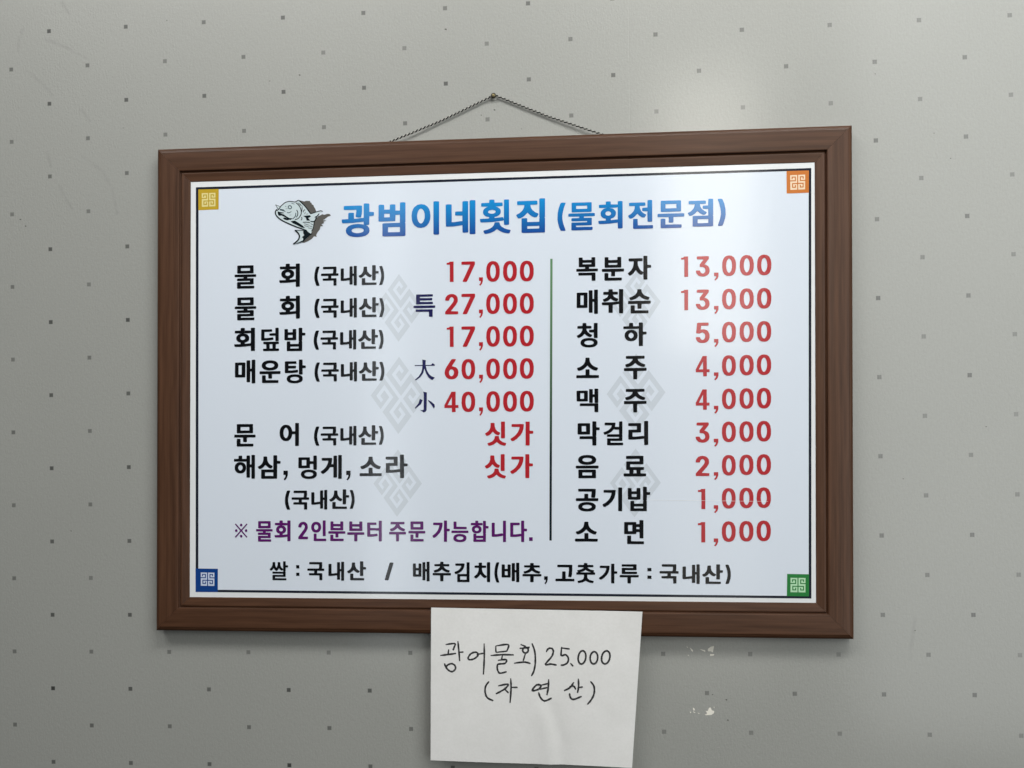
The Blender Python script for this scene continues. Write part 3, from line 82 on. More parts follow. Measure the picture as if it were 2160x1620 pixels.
"특":[[105,319,118,331,159,335,825,335,874,330,883,312,881,13,870,4,829,0,758,0,712,9,707,213,702,225,118,230,105,246],[0,414,2,490,13,499,50,503,945,503,989,498,999,483,997,407,986,398,949,394,54,394,10,399],[122,986,133,995,178,999,829,999,878,993,887,979,887,917,874,898,309,893,296,884,296,844,305,835,848,831,861,811,860,749,851,735,806,729,305,729,296,720,296,680,309,667,881,663,894,647,892,574,881,566,836,561,178,561,129,567,120,585]],
"하":[[828,5,717,0,678,5,665,19,663,736,602,727,16,731,0,749,0,823,7,837,52,845,239,847,250,974,296,985,361,985,404,981,418,969,426,847,609,845,659,834,665,847,665,976,672,990,717,999,785,999,835,988,841,973,842,613,990,600,999,585,999,515,997,501,983,490,842,480,841,26],[602,540,614,438,599,361,571,313,517,260,444,226,325,213,210,232,160,255,109,300,66,372,54,466,66,536,80,564,102,601,156,649,228,683,347,695,451,680,523,643,573,593],[325,573,368,565,404,541,435,494,442,459,437,417,416,379,390,354,343,335,314,338,259,372,235,414,227,452,233,491,255,533,275,551]],
"합":[[838,987,851,972,852,753,982,743,997,735,999,721,993,639,953,631,860,630,851,622,851,409,833,391,851,367,849,12,834,4,797,0,194,0,150,9,144,23,144,363,153,383,257,390,301,383,310,370,311,299,320,291,668,291,683,295,685,374,702,388,684,413,685,976,697,987,731,992],[311,122,311,168,320,177,671,177,684,168,684,122,675,114,324,113],[2,880,46,893,246,894,254,987,268,995,305,999,372,999,412,990,424,894,620,893,660,884,666,799,654,785,395,774,446,764,516,738,564,704,591,668,602,639,610,579,597,519,572,479,520,439,483,423,435,408,335,397,227,409,157,433,113,462,79,501,63,537,55,600,68,657,100,703,146,736,271,774,12,785,0,799],[445,586,435,554,409,528,368,511,335,507,287,515,250,534,227,561,222,583,227,611,244,636,272,654,316,666,361,665,402,650,436,618]],
"해":[[985,5,876,0,844,5,832,16,830,463,820,478,775,478,766,470,763,61,751,50,707,45,638,46,610,50,598,61,594,715,18,720,0,739,6,825,46,835,215,836,223,952,235,963,272,968,348,968,389,958,401,836,590,833,596,844,596,952,603,966,646,975,751,970,765,949,766,606,775,598,820,598,830,610,832,983,844,994,876,999,953,999,992,990,999,969,999,30,997,15],[135,266,82,316,53,368,37,449,50,543,89,613,135,653,183,677,211,688,284,698,409,687,481,653,527,613,549,578,567,540,580,466,566,375,522,301,477,263,413,235,320,220,211,232],[308,577,352,565,390,533,409,498,415,463,407,417,385,382,356,358,308,342,264,355,234,379,209,417,201,459,207,498,226,533,264,565]],
"회":[[989,8,862,0,817,4,803,12,798,208,792,217,530,192,309,182,72,182,18,192,0,271,2,288,14,298,297,304,309,309,306,365,248,379,194,401,133,448,104,494,94,568,109,627,158,688,219,725,289,746,365,756,39,767,25,788,25,858,33,872,84,880,305,882,311,973,320,987,371,995,444,996,493,991,510,980,518,882,735,880,792,869,798,879,799,976,809,991,936,999,993,988,999,969,999,30],[518,313,512,323,516,365,572,379,628,403,692,456,719,508,724,578,707,634,654,693,608,722,567,736,453,756,735,762,792,773,798,756,797,334],[291,557,297,582,321,611,346,625,407,639,444,634,497,611,521,585,528,557,521,529,497,503,473,489,411,475,346,489,321,503,297,533]],
"횟":[[112,75,112,92,121,103,261,134,328,158,396,196,448,249,475,328,519,337,631,331,664,247,712,198,798,152,882,124,985,104,999,85,965,11,925,0,814,18,726,42,639,81,555,139,476,83,397,46,312,21,213,3,149,7],[14,353,0,416,1,434,10,444,249,450,296,455,302,465,296,490,229,504,181,521,147,543,107,589,96,631,106,694,133,731,197,772,263,793,46,804,36,821,42,899,81,907,296,909,305,987,316,995,360,999,428,999,468,991,480,909,695,907,734,899,740,821,730,804,513,793,575,774,639,735,670,694,680,627,667,585,627,542,547,504,480,490,474,473,480,462,507,460,706,478,750,474,764,462,774,414,780,465,781,976,791,987,826,992,906,992,946,983,951,279,945,257,894,249,826,249,786,257,774,391,755,377,722,373,400,344,65,337,26,342],[267,645,275,666,304,685,396,700,480,681,504,663,509,642,497,617,460,597,420,588,364,587,288,609,270,627]],
"0":[[500,999,699,973,851,896,956,754,999,584,990,354,959,251,908,160,863,112,763,47,659,14,531,0,396,7,300,26,196,69,144,106,50,233,0,433,17,669,51,766,106,851,163,905,268,961,364,986],[500,152,416,185,350,257,305,372,292,493,305,627,355,748,421,814,500,846,587,811,653,736,694,633,711,512,702,397,657,269,583,185]],
"2":[[13,12,0,40,10,132,542,536,627,622,663,702,651,751,611,800,547,835,487,846,383,806,298,677,194,668,30,677,9,696,10,757,63,855,185,942,349,986,504,999,651,985,771,954,883,895,954,812,974,684,953,604,818,451,448,162,470,154,978,144,999,126,996,19,892,0,108,0]],
"3":[[76,987,165,999,849,999,946,980,941,867,633,598,767,565,883,512,939,463,982,395,999,285,979,205,917,119,816,57,662,13,531,0,385,7,255,31,157,66,51,144,0,248,1,285,19,298,117,306,287,298,369,191,434,162,507,153,588,170,649,211,682,254,692,303,664,383,596,439,515,465,304,473,276,493,286,610,510,800,540,842,84,855,64,880]],
"4":[[0,205,0,345,500,999,800,999,800,345,999,345,999,205,800,205,800,0,530,0,530,205],[225,345,530,345,530,740]],
"5":[[927,987,939,879,918,854,395,842,358,681,379,663,550,672,679,657,798,620,887,570,967,477,999,391,998,268,945,156,888,101,816,57,713,20,602,0,379,0,268,18,174,51,106,89,35,156,0,237,11,283,106,295,294,286,379,185,456,152,508,148,569,169,637,218,680,292,683,354,662,411,614,465,508,515,439,515,311,471,234,462,71,475,24,490,97,980,200,999,833,999]],
"6":[[797,990,818,972,809,947,525,647,788,599,878,555,928,512,979,432,999,340,962,187,844,77,711,24,530,0,297,21,135,89,38,187,1,285,0,352,38,481,141,622,483,978,590,999],[513,154,461,158,389,193,340,246,319,303,320,365,354,426,416,475,495,501,611,457,665,389,681,340,643,230,582,178]],
"7":[[111,9,96,28,106,59,648,835,621,844,21,851,0,872,5,983,108,999,899,999,986,989,999,965,992,847,413,21,317,0]],
"(":[[962,992,996,982,995,962,819,826,659,640,611,535,610,424,710,263,999,22,962,7,806,0,461,6,388,22,231,123,65,284,0,424,34,625,146,786,287,911,403,982,602,999]],
")":[[37,992,397,999,596,982,822,821,965,630,999,419,931,279,698,73,601,17,538,6,193,0,37,7,0,22,289,263,389,424,388,535,340,640,165,841,4,962,3,982]],
",":[[100,999,999,999,999,560,800,250,420,0,150,110,470,350,540,560,100,560]],
"/":[[963,992,999,976,997,940,436,27,400,9,295,0,36,7,0,22,2,53,570,976,610,992,716,999]],
":":[[0,0,999,0,999,300,0,300],[0,699,999,699,999,999,0,999]],
".":[[0,0,999,0,999,999,0,999]],
"1":[[0,850,0,940,300,950,460,999,999,999,999,0,460,0,460,850]],
"大":[[0,690,0,735,385,735,375,999,545,965,535,735,810,735,890,815,999,740,999,690,550,690,600,480,710,290,850,180,999,120,870,0,690,120,560,330,480,560,420,340,280,150,100,20,0,0,30,50,200,190,320,380,370,560,380,690]],
"小":[[420,999,600,960,585,110,530,30,430,0,360,60,250,130,380,110,440,140,445,880],[250,660,390,590,310,400,20,180,0,220,180,440],[640,610,800,530,980,380,999,260,940,180,860,320,680,540]]}

S = bpy.context.scene
COL = S.collection

# ------------------------------------------------------------------ camera
cd = bpy.data.cameras.new('camera'); cam = bpy.data.objects.new('camera', cd); COL.objects.link(cam)
r_, d_, f_ = Vector(CAM['right']), Vector(CAM['down']), Vector(CAM['fwd'])
M = Matrix((r_, -d_, -f_)).transposed().to_4x4(); M.translation = Vector(CAM['loc'])
cam.matrix_world = M
cd.sensor_width = 36.0; cd.lens = CAM['f'] / 2160 * 36
cd.shift_x = (1080 - CAM['cx']) / 2160; cd.shift_y = (CAM['cy'] - 810) / 2160
cd.clip_start = 0.01; cd.clip_end = 60
S.camera = cam

# ------------------------------------------------------------------ light
WORLD_STRENGTH = 0.0
wd = bpy.data.worlds.new('World'); S.world = wd; wd.use_nodes = True
bg = wd.node_tree.nodes['Background']; bg.inputs[0].default_value = (0.93, 0.97, 1.0, 1); bg.inputs[1].default_value = WORLD_STRENGTH
S.view_settings.view_transform = 'Standard'; S.view_settings.look = 'None'; S.view_settings.exposure = 0.12

def area(name, loc, target, sx, sy, power, col):
    l = bpy.data.lights.new(name, 'AREA'); l.shape = 'RECTANGLE'; l.size = sx; l.size_y = sy
    l.energy = power; l.color = col
    o = bpy.data.objects.new(name, l); COL.objects.link(o); o.location = loc
    o.rotation_euler = (Vector(target) - Vector(loc)).to_track_quat('-Z', 'Y').to_euler()
    return o
# ceiling lamps in front of the wall, and the windows behind the camera that glare on the board
LIGHTS = [
    ('ceiling_lamp', (-0.9, -1.2, 1.6), (-0.3, 0, 0.1), 1.4, 0.3, 8.4, (1.0, 0.985, 0.95)),
    ('ceiling_lamp', (0.7, -1.2, 1.6), (0.3, 0, 0.1), 1.4, 0.3, 24, (1.0, 0.99, 0.95)),
    ('tube_lamp', (-1.6, -2.1, 2.25), (-1.0, 0, 0.1), 1.6, 0.3, 22, (1.0, 0.99, 0.96)),
    ('window_light', (0.745, -4.0, 1.38), (0.745, 0, 1.38), 0.52, 1.5, 13.5, (1.0, 0.97, 0.88)),
    ('window_light', (-1.05, -4.0, 0.3), (-1.05, 0, 0.3), 0.22, 2.6, 5.5, (0.9, 0.96, 1.0)),
    ('window_light', (2.75, -3.2, 0.9), (2.0, 0, 0.7), 2.8, 4.6, 74, (0.97, 1.0, 0.98)),
    ('ceiling_lamp', (1.3, -2.2, 1.6), (0.3, 0, 0.2), 1.4, 0.5, 0.0, (1.0, 0.99, 0.95)),
    ('window_light', (0.745, -4.0, -0.3), (0.745, 0, -0.3), 0.52, 1.86, 3.0, (1.0, 0.98, 0.9))
]
for nm, loc, tgt, sx, sy, pw, col in LIGHTS:
    if pw > 0: area(nm, loc, tgt, sx, sy, pw, col)

# ------------------------------------------------------------------ node helpers
def mat(name):
    m = bpy.data.materials.new(name); m.use_nodes = True
    return m, m.node_tree, m.node_tree.nodes['Principled BSDF']
class N:
    def __init__(s, nt): s.nt = nt
    def new(s, t, **k):
        n = s.nt.nodes.new(t)
        for a, b in k.items(): setattr(n, a, b)
        return n
    def put(s, sock, v):
        if v is None: return
        if isinstance(v, bpy.types.NodeSocket): s.nt.links.new(v, sock)
        else: sock.default_value = v
    def math(s, op, a, b=None, c=None, clamp=False):
        n = s.new('ShaderNodeMath', operation=op, use_clamp=clamp)
        s.put(n.inputs[0], a); s.put(n.inputs[1], b); s.put(n.inputs[2], c)
        return n.outputs[0]
    def mix(s, f, a, b):
        n = s.new('ShaderNodeMix', data_type='RGBA')
        s.put(n.inputs[0], f); s.put(n.inputs[6], a); s.put(n.inputs[7], b); return n.outputs[2]
    def coord(s, scale=(1, 1, 1)):
        t = s.new('ShaderNodeTexCoord'); m = s.new('ShaderNodeMapping'); m.inputs['Scale'].default_value = scale
        s.nt.links.new(t.outputs['Object'], m.inputs[0]); return m.outputs[0]
    def noise(s, vec, scale, detail=3, rough=.55):
        n = s.new('ShaderNodeTexNoise'); s.put(n.inputs['Vector'], vec); n.inputs['Scale'].default_value = scale
        n.inputs['Detail'].default_value = detail; n.inputs['Roughness'].default_value = rough; return n.outputs['Fac']
    def ramp(s, f, a, b, lo, hi):
        n = s.new('ShaderNodeMapRange'); s.put(n.inputs[0], f)
        n.inputs[1].default_value = a; n.inputs[2].default_value = b; n.inputs[3].default_value = lo; n.inputs[4].default_value = hi
        return n.outputs[0]
    def bump(s, h, dist, strength=1.0, normal=None):
        n = s.new('ShaderNodeBump'); n.inputs['Strength'].default_value = strength; n.inputs['Distance'].default_value = dist
        s.put(n.inputs['Height'], h); s.put(n.inputs['Normal'], normal); return n.outputs[0]

# ------------------------------------------------------------------ wallpaper
def wallpaper():
    m, nt, b = mat('wallpaper'); n = N(nt)
    a_, b_, ox, oz = LAT
    tc = n.new('ShaderNodeTexCoord'); sp = n.new('ShaderNodeSeparateXYZ'); nt.links.new(tc.outputs['Object'], sp.inputs[0])
    X, Z = sp.outputs[0], sp.outputs[2]
    u = n.math('DIVIDE', n.math('SUBTRACT', X, ox), 2 * a_); v = n.math('DIVIDE', n.math('SUBTRACT', oz, Z), 2 * b_)
    def cell(off):
        fu = n.math('SUBTRACT', n.math('FRACT', n.math('ADD', u, 100.5 + off)), .5)
        fv = n.math('SUBTRACT', n.math('FRACT', n.math('ADD', v, 100.5 + off)), .5)
        du = n.math('MULTIPLY', n.math('ABSOLUTE', fu), 2 * a_); dv = n.math('MULTIPLY', n.math('ABSOLUTE', fv), 2 * b_)
        mk = n.ramp(n.math('MAXIMUM', du, dv), .0023, .0031, 1, 0)
        # small woven figure inside the square: two bars joined like a brick
        fine = n.math('MULTIPLY', n.ramp(du, .0004, .0009, .45, 1), n.ramp(n.math('ABSOLUTE', n.math('SUBTRACT', dv, .001)), .0002, .0006, .55, 1))
        return mk, fine
    m0, f0 = cell(0); m1, f1 = cell(.5)
    vec = tc.outputs['Object']
    wear = n.ramp(n.noise(vec, 6, 3), .35, .65, .62, 1.0)
    # dots painted weaker towards the right, standing in for window sheen over the print
    sheen_fade = n.ramp(X, -.35, .45, 1.0, .8)
    k0 = n.math('MULTIPLY', n.math('MULTIPLY', m0, n.math('MULTIPLY', sheen_fade, n.mix(sheen_fade, f0, (1, 1, 1, 1)))), .97)
    k1 = n.math('MULTIPLY', n.math('MULTIPLY', m1, n.math('MULTIPLY', sheen_fade, n.mix(sheen_fade, f1, (1, 1, 1, 1)))), .74)
    dots = n.math('MULTIPLY', n.math('MAXIMUM', k0, k1), wear)
    big = n.noise(vec, 1.7, 3); mot = n.noise(vec, 260, 3, .7); fib = n.noise(n.coord((1, 1, .35)), 420, 2)
    base = n.mix(n.ramp(big, .3, .7, 0, 1), (.345, .352, .336, 1), (.375, .381, .364, 1))
    base = n.mix(n.ramp(mot, .3, .7, 0, .42), base, (.30, .305, .28, 1))
    # scuffs: soft grey smudges along short hand-made strokes
    tot = None
    for st in SCUFFS:
        for p, q in zip(st[:-1], st[1:]):
            px, pz, qx, qz = p[0], p[1], q[0], q[1]; dx, dz = qx - px, qz - pz; L2 = dx * dx + dz * dz
            rx = n.math('SUBTRACT', X, px); rz = n.math('SUBTRACT', Z, pz)
            tt = n.math('DIVIDE', n.math('ADD', n.math('MULTIPLY', rx, dx), n.math('MULTIPLY', rz, dz)), L2, clamp=True)
            ex = n.math('SUBTRACT', rx, n.math('MULTIPLY', tt, dx)); ez = n.math('SUBTRACT', rz, n.math('MULTIPLY', tt, dz))
            dd = n.math('SQRT', n.math('ADD', n.math('MULTIPLY', ex, ex), n.math('MULTIPLY', ez, ez)))
            k = n.ramp(dd, .0006, .0034, .26, 0)
            tot = k if tot is None else n.math('MAXIMUM', tot, k)
    tot = n.math('MULTIPLY', tot, n.ramp(n.noise(vec, 55, 4), .35, .62, .1, 1))
    base = n.mix(tot, base, (.19, .195, .18, 1))
    c = n.mix(dots, base, (.040, .042, .040, 1))
    nt.links.new(c, b.inputs['Base Color'])
    b.inputs['Roughness'].default_value = .46; b.inputs['Specular IOR Level'].default_value = .40
    b.inputs['Coat Weight'].default_value = 1.0; b.inputs['Coat Roughness'].default_value = .165
    h = n.math('ADD', n.noise(vec, 330, 3, .7), n.math('MULTIPLY', fib, .8))
    nt.links.new(n.bump(h, .0004, .8), b.inputs['Normal'])
    return m
def plain(name, col, rough=.5, spec=.5, metal=0, var=.12, scale=80, bump=0):
    m, nt, b = mat(name); n = N(nt)
    k = n.noise(n.coord(), scale, 3)
    lo = tuple(c * (1 - var) for c in col) + (1,); hi = tuple(min(1, c * (1 + var)) for c in col) + (1,)
    nt.links.new(n.mix(n.ramp(k, .3, .7, 0, 1), lo, hi), b.inputs['Base Color'])
    b.inputs['Roughness'].default_value = rough; b.inputs['Specular IOR Level'].default_value = spec; b.inputs['Metallic'].default_value = metal
    if bump: nt.links.new(n.bump(k, bump), b.inputs['Normal'])
    return m
def print_mat(name, col, top=None, z0=0, z1=1, var=.03):
    """ink or bare sheet under the same satin laminate: same gloss and the same fine orange-peel relief"""
    m, nt, b = mat(name); n = N(nt)
    tc = n.new('ShaderNodeTexCoord'); sp = n.new('ShaderNodeSeparateXYZ'); nt.links.new(tc.outputs['Object'], sp.inputs[0])
    vec = tc.outputs['Object']
    c = tuple(col) + (1,)
    if top: c = n.mix(n.ramp(sp.outputs[2], z0, z1, 0, 1), c, tuple(top) + (1,))
    k = n.noise(vec, 900, 2)
    c = n.mix(n.ramp(k, .3, .7, 0, var), c, tuple(x * .6 for x in col) + (1,))
    nt.links.new(c, b.inputs['Base Color']) if isinstance(c, bpy.types.NodeSocket) else None
    b.inputs['Roughness'].default_value = .115; b.inputs['Specular IOR Level'].default_value = .40
    h = n.math('ADD', n.noise(vec, 210, 3, .6), n.math('MULTIPLY', n.noise(n.coord((1, 1, .25)), 40, 2), 1.6))
    nt.links.new(n.bump(h, .00014, .40), b.inputs['Normal'])
    return m
def wood():
    m, nt, b = mat('brown_wood_foil'); n = N(nt)
    oi = n.new('ShaderNodeObjectInfo')
    tc = n.new('ShaderNodeTexCoord'); mp = n.new('ShaderNodeMapping'); nt.links.new(tc.outputs['Object'], mp.inputs[0])
    cb = n.new('ShaderNodeCombineXYZ'); nt.links.new(n.math('MULTIPLY', oi.outputs['Random'], 7), cb.inputs[0]); nt.links.new(n.math('MULTIPLY', oi.outputs['Random'], 3), cb.inputs[2])
    nt.links.new(cb.outputs[0], mp.inputs['Location'])
    st = n.new('ShaderNodeMapping'); st.inputs['Scale'].default_value = (2.2, 40, 40); nt.links.new(mp.outputs[0], st.inputs[0])
    warp = n.noise(mp.outputs[0], 5, 2)
    wv = n.new('ShaderNodeTexWave', wave_type='BANDS', bands_direction='Z'); nt.links.new(mp.outputs[0], wv.inputs[0])
    wv.inputs['Scale'].default_value = 28; wv.inputs['Distortion'].default_value = 9; wv.inputs['Detail'].default_value = 2; wv.inputs['Detail Scale'].default_value = .22
    g1 = n.noise(st.outputs[0], 3.2, 5, .65)
    st2 = n.new('ShaderNodeMapping'); st2.inputs['Scale'].default_value = (9, 520, 520); nt.links.new(mp.outputs[0], st2.inputs[0])
    g2 = n.noise(st2.outputs[0], 1.0, 2)
    g = n.math('ADD', n.math('MULTIPLY', wv.outputs['Fac'], .10), n.math('ADD', n.math('MULTIPLY', g1, .48), n.math('MULTIPLY', g2, .42)))
    c = n.mix(n.ramp(g, .3, .72, 0, 1), (.050, .0215, .0108, 1), (.112, .0520, .0285, 1))
    nt.links.new(c, b.inputs['Base Color']); b.inputs['Roughness'].default_value = .40; b.inputs['Specular IOR Level'].default_value = .22
    b.inputs['Coat Weight'].default_value = .12; b.inputs['Coat Roughness'].default_value = .2
    nt.links.new(n.bump(g2, .00015, .5), b.inputs['Normal'])
    return m
def paper_mat():
    m, nt, b = mat('white_paper'); n = N(nt); vec = n.coord()
    c = n.mix(n.ramp(n.noise(vec, 24, 4), .3, .7, 0, 1), (.83, .83, .825, 1), (.88, .88, .88, 1))
    c = n.mix(n.ramp(n.noise(vec, 350, 3), .35, .7, 0, .10), c, (.55, .55, .53, 1))
    nt.links.new(c, b.inputs['Base Color']); b.inputs['Roughness'].default_value = .8; b.inputs['Specular IOR Level'].default_value = .2
    nt.links.new(n.bump(n.noise(vec, 60, 4), .0006, .5), b.inputs['Normal'])
    return m

MW = wallpaper(); WOOD = wood(); PAPER = paper_mat()
PLASTER = plain('wall_plaster', (.45, .44, .42), .9, .2)
CHIP = plain('torn_paper_backing', (.87, .84, .76), .8, .2, var=.04, scale=300)
SPECK = plain('dark_grime', (.10, .10, .09), .8, .2)
SHEET = print_mat('sheet_white', (.82, .845, .87)); PANEL = print_mat('sheet_pale_blue', (.745, .812, .915))
INK = dict(black=print_mat('ink_black', (.006, .007, .009)), navy=print_mat('ink_navy', (.012, .012, .085)),
           purple=print_mat('ink_purple', (.11, .014, .14)), red=print_mat('ink_red', (.46, .022, .032)),
           line=print_mat('ink_slate', (.018, .022, .035)), title=print_mat('ink_title', (.016, .030, .25), (.015, .28, .68), .190, .243),
           grey=print_mat('ink_watermark', (.63, .69, .77)), divider=print_mat('ink_divider', (.010, .016, .022), (.14, .29, .15), -.10, .15),
           yellow=print_mat('ink_yellow', (.55, .37, .035)), orange=print_mat('ink_orange', (.62, .20, .045)),
           blue=print_mat('ink_blue', (.010, .055, .25)), green=print_mat('ink_green', (.03, .22, .055)),
           ink=print_mat('ink_fish', (.008, .014, .018)), ink2=print_mat('ink_fish_grey', (.05, .09, .11)), shade=print_mat('ink_fish_shadow', (.12, .115, .108)),
           pale=print_mat('ink_fish_pale', (.62, .72, .76)),
           yellow_l=print_mat('ink_cream', (.80, .72, .32)), orange_l=print_mat('ink_peach', (.90, .72, .52)),
           blue_l=print_mat('ink_ice', (.62, .70, .86)), green_l=print_mat('ink_mint', (.50, .78, .52)))
GLARE_WHITE = plain('crease_glare_white', (.93, .93, .92), .5)  # white that stands in for the glare along the laminate crease
PEN = plain('pen_ink', (.030, .030, .033), .6, .3, var=.3, scale=900)
CORD_D = plain('cord_black', (.012, .012, .013), .7, .3, bump=.0003, scale=900); CORD_L = plain('cord_cream', (.50, .50, .46), .75, .3, bump=.0003, scale=900)
BRASS = plain('dull_brass', (.17, .14, .07), .4, .5, metal=.9); SCREW = plain('dark_screw', (.09, .085, .06), .4, .5, metal=.7); WASH = plain('white_washer', (.62, .62, .58), .5)
MDF = plain('backing_board', (.30, .22, .15), .85, .2)

# ------------------------------------------------------------------ object helpers
def obj(name, me, m=None, parent=None, **props):
    o = bpy.data.objects.new(name, me); COL.objects.link(o)
    if m is not None and me is not None: me.materials.append(m)
    if parent is not None: o.parent = parent
    for k, v in props.items(): o[k] = v
    return o
def mesh(name, V, F, smooth=False):
    me = bpy.data.meshes.new(name); me.from_pydata(V, [], F); me.update()
    if smooth:
        for p in me.polygons: p.use_smooth = True
    return me
def box_mesh(name, x0, x1, y0, y1, z0, z1):
    bm = bmesh.new(); bmesh.ops.create_cube(bm, size=1)
    bmesh.ops.transform(bm, matrix=Matrix.Translation(((x0 + x1) / 2, (y0 + y1) / 2, (z0 + z1) / 2)) @ Matrix.Diagonal((x1 - x0, y1 - y0, z1 - z0, 1)), verts=bm.verts)
    me = bpy.data.meshes.new(name); bm.to_mesh(me); bm.free(); return me
def fill(loops, y):
    """filled flat shape in the XZ plane at depth y, holes kept, from closed 2D loops in metres"""
    c = bpy.data.curves.new('outline', 'CURVE'); c.dimensions = '2D'; c.fill_mode = 'BOTH'
    for l in loops:
        sp = c.splines.new('POLY'); sp.points.add(len(l) - 1); sp.use_cyclic_u = True
        for k, (a, b) in enumerate(l): sp.points[k].co = (a * 100, b * 100, 0, 1)
    o = bpy.data.objects.new('outline', c)
    me = bpy.data.meshes.new_from_object(o)
    V = [(v.co.x / 100, y, v.co.y / 100) for v in me.vertices]; F = [tuple(p.vertices) for p in me.polygons]
    bpy.data.objects.remove(o); bpy.data.curves.remove(c); bpy.data.meshes.remove(me)
    return V, F
def join(parts):
    V, F = [], []
    for v, f in parts:
        k = len(V); V += v; F += [tuple(i + k for i in q) for q in f]
    return V, F
def ribbon(pts, w, y, taper=.0, caps=True):
    """flat stroke of width w along pts (2D)"""
    P = [Vector(p) for p in pts]
    if caps and len(P) > 1:
        e = w * .35; a = (P[0] - P[1]).normalized(); b = (P[-1] - P[-2]).normalized(); P[0] = P[0] + a * e * .5; P[-1] = P[-1] + b * e * .5
    V, F = [], []
    for k, p in enumerate(P):
        t = (P[min(k + 1, len(P) - 1)] - P[max(k - 1, 0)])
        t = t.normalized() if t.length else Vector((1, 0)); nn = Vector((-t.y, t.x))
        ww = w * (1 - taper * (1 if k in (0, len(P) - 1) else 0)) / 2
        if 0 < k < len(P) - 1:
            a = (P[k] - P[k - 1]); b = (P[k + 1] - P[k])
            if a.length and b.length: ww /= max(.75, math.cos(a.angle(b) / 2))
        V += [(p.x + nn.x * ww, y, p.y + nn.y * ww), (p.x - nn.x * ww, y, p.y - nn.y * ww)]
        if k: F.append((2 * k - 2, 2 * k - 1, 2 * k + 1, 2 * k))
    return V, F
def smooth_line(pts, k=5):
    P = [Vector(p) for p in pts]
    if len(P) < 3: return P
    out = []
    for i in range(len(P) - 1):
        a, b, c, d = P[max(i - 1, 0)], P[i], P[i + 1], P[min(i + 2, len(P) - 1)]
        for j in range(k):
            t = j / k
            out.append(.5 * ((2 * b) + (c - a) * t + (2 * a - 5 * b + 4 * c - d) * t * t + (3 * b - a - 3 * c + d) * t ** 3))
    return out + [P[-1]]

# ------------------------------------------------------------------ the wall and its wallpaper
wall = obj('wall', box_mesh('wall', -3.2, 3.2, .0006, .12, -1.7, 1.9), PLASTER, kind='structure')
gap = .00005
for x0, x1 in ((-2.01, SEAM - 1.06 - gap), (SEAM - 1.06 + gap, SEAM - gap), (SEAM + gap, SEAM + 1.06 - gap), (SEAM + 1.06 + gap, SEAM + 2.12)):
    bm = bmesh.new()
    nx, e = 12, .0004
    xs = [x0, x0 + e] + [x0 + (x1 - x0) * k / nx for k in range(1, nx)] + [x1 - e, x1]
    vs = [[bm.verts.new((x, .00012 if x in (x0, x1) else 0, z)) for z in (-1.6, 1.8)] for x in xs]
    for a, b in zip(vs[:-1], vs[1:]): bm.faces.new((a[0], b[0], b[1], a[1]))
    me = bpy.data.meshes.new('wallpaper_strip'); bm.to_mesh(me); bm.free()
    obj('wallpaper_strip', me, MW, wall)
V, F = join([fill([q], -.0002) for q in CHIPS]); obj('torn_spots', mesh('torn_spots', V, F), CHIP, wall, label='white torn spots in the wallpaper below the board')
V, F = join([fill([q], -.0002) for q in SPECKS]); obj('grime_specks', mesh('grime_specks', V, F), SPECK, wall)

# ------------------------------------------------------------------ menu board
W, H, MS, MT = BOARD['W'], BOARD['H'], BOARD['ms'], BOARD['mt']
board = bpy.data.objects.new('menu_board', None); COL.objects.link(board)
th = BOARD['rot']
zb = -H / 2  # the Empty stands at the middle of the board's lower edge; parts are built about the board's centre
board.rotation_euler = (0, th, 0)
board.location = (BOARD['c'][0] + zb * math.sin(th), 0, BOARD['c'][1] + zb * math.cos(th))
board['label'] = 'wide menu board in a brown wooden frame, hung on a cord from the wall'
board['category'] = 'menu board'
OFF = Vector((0, 0, H / 2))
def part(name, me, m, parent=None, **k):
    o = obj(name, me, m, parent or board, **k)
    if parent is None or parent is board: o.location = OFF
    return o
# mitred frame rails: profile (distance in from the outer edge, height off the wall), mm
def profile(m_):
    s = m_ / .0457
    pr = [(0.6, 3), (0.0, 5), (0.0, 24.5), (.6, 26), (1.8, 27.6), (3.4, 28.6), (4.2, 28.9), (4.6, 29.5), (5.2, 29.9), (6.4, 30.0), (17, 30.05), (29.0, 30.0), (30.2, 29.8), (30.9, 29.5), (31.4, 28.8), (31.7, 24.5), (32.4, 23.6), (33.3, 24.0), (34.2, 26.5), (35.2, 26.7), (36.2, 26.5), (40, 25.8), (44.4, 25.0), (45.3, 24.8), (45.7, 24.3), (45.7, 22.5), (40, 22.0), (40, 3)]
    return [(a * s / 1000, (b * .667 if b > 4 else b) / 1000) for a, b in pr]
def rail(length, m_, m_perp):
    """rail along local X, its outer edge on local z = 0, running inwards to +z, mitred at both ends"""
    pr = profile(m_); n = len(pr); g = .00012
    V, F = [], []; segs = 24
    for k in range(segs + 1):
        for d, y in pr:
            e = d * (m_perp / m_) + g
            x0, x1 = -length / 2 + e, length / 2 - e
            V.append((x0 + (x1 - x0) * k / segs, -y, d))
    for k in range(segs):
        for j in range(n):
            a, b = k * n + j, k * n + (j + 1) % n
            F.append((a, b, b + n, a + n))
    F.append(tuple(range(n - 1, -1, -1))); F.append(tuple(segs * n + j for j in range(n)))
    me = mesh('frame_rail', V, F)
    for p in me.polygons: p.use_smooth = len(p.vertices) == 4
    bm = bmesh.new(); bm.from_mesh(me); bmesh.ops.recalc_face_normals(bm, faces=bm.faces); bm.to_mesh(me); bm.free()
    for e in me.edges: e.use_edge_sharp = False
    me.set_sharp_from_angle(angle=math.radians(24))
    return me
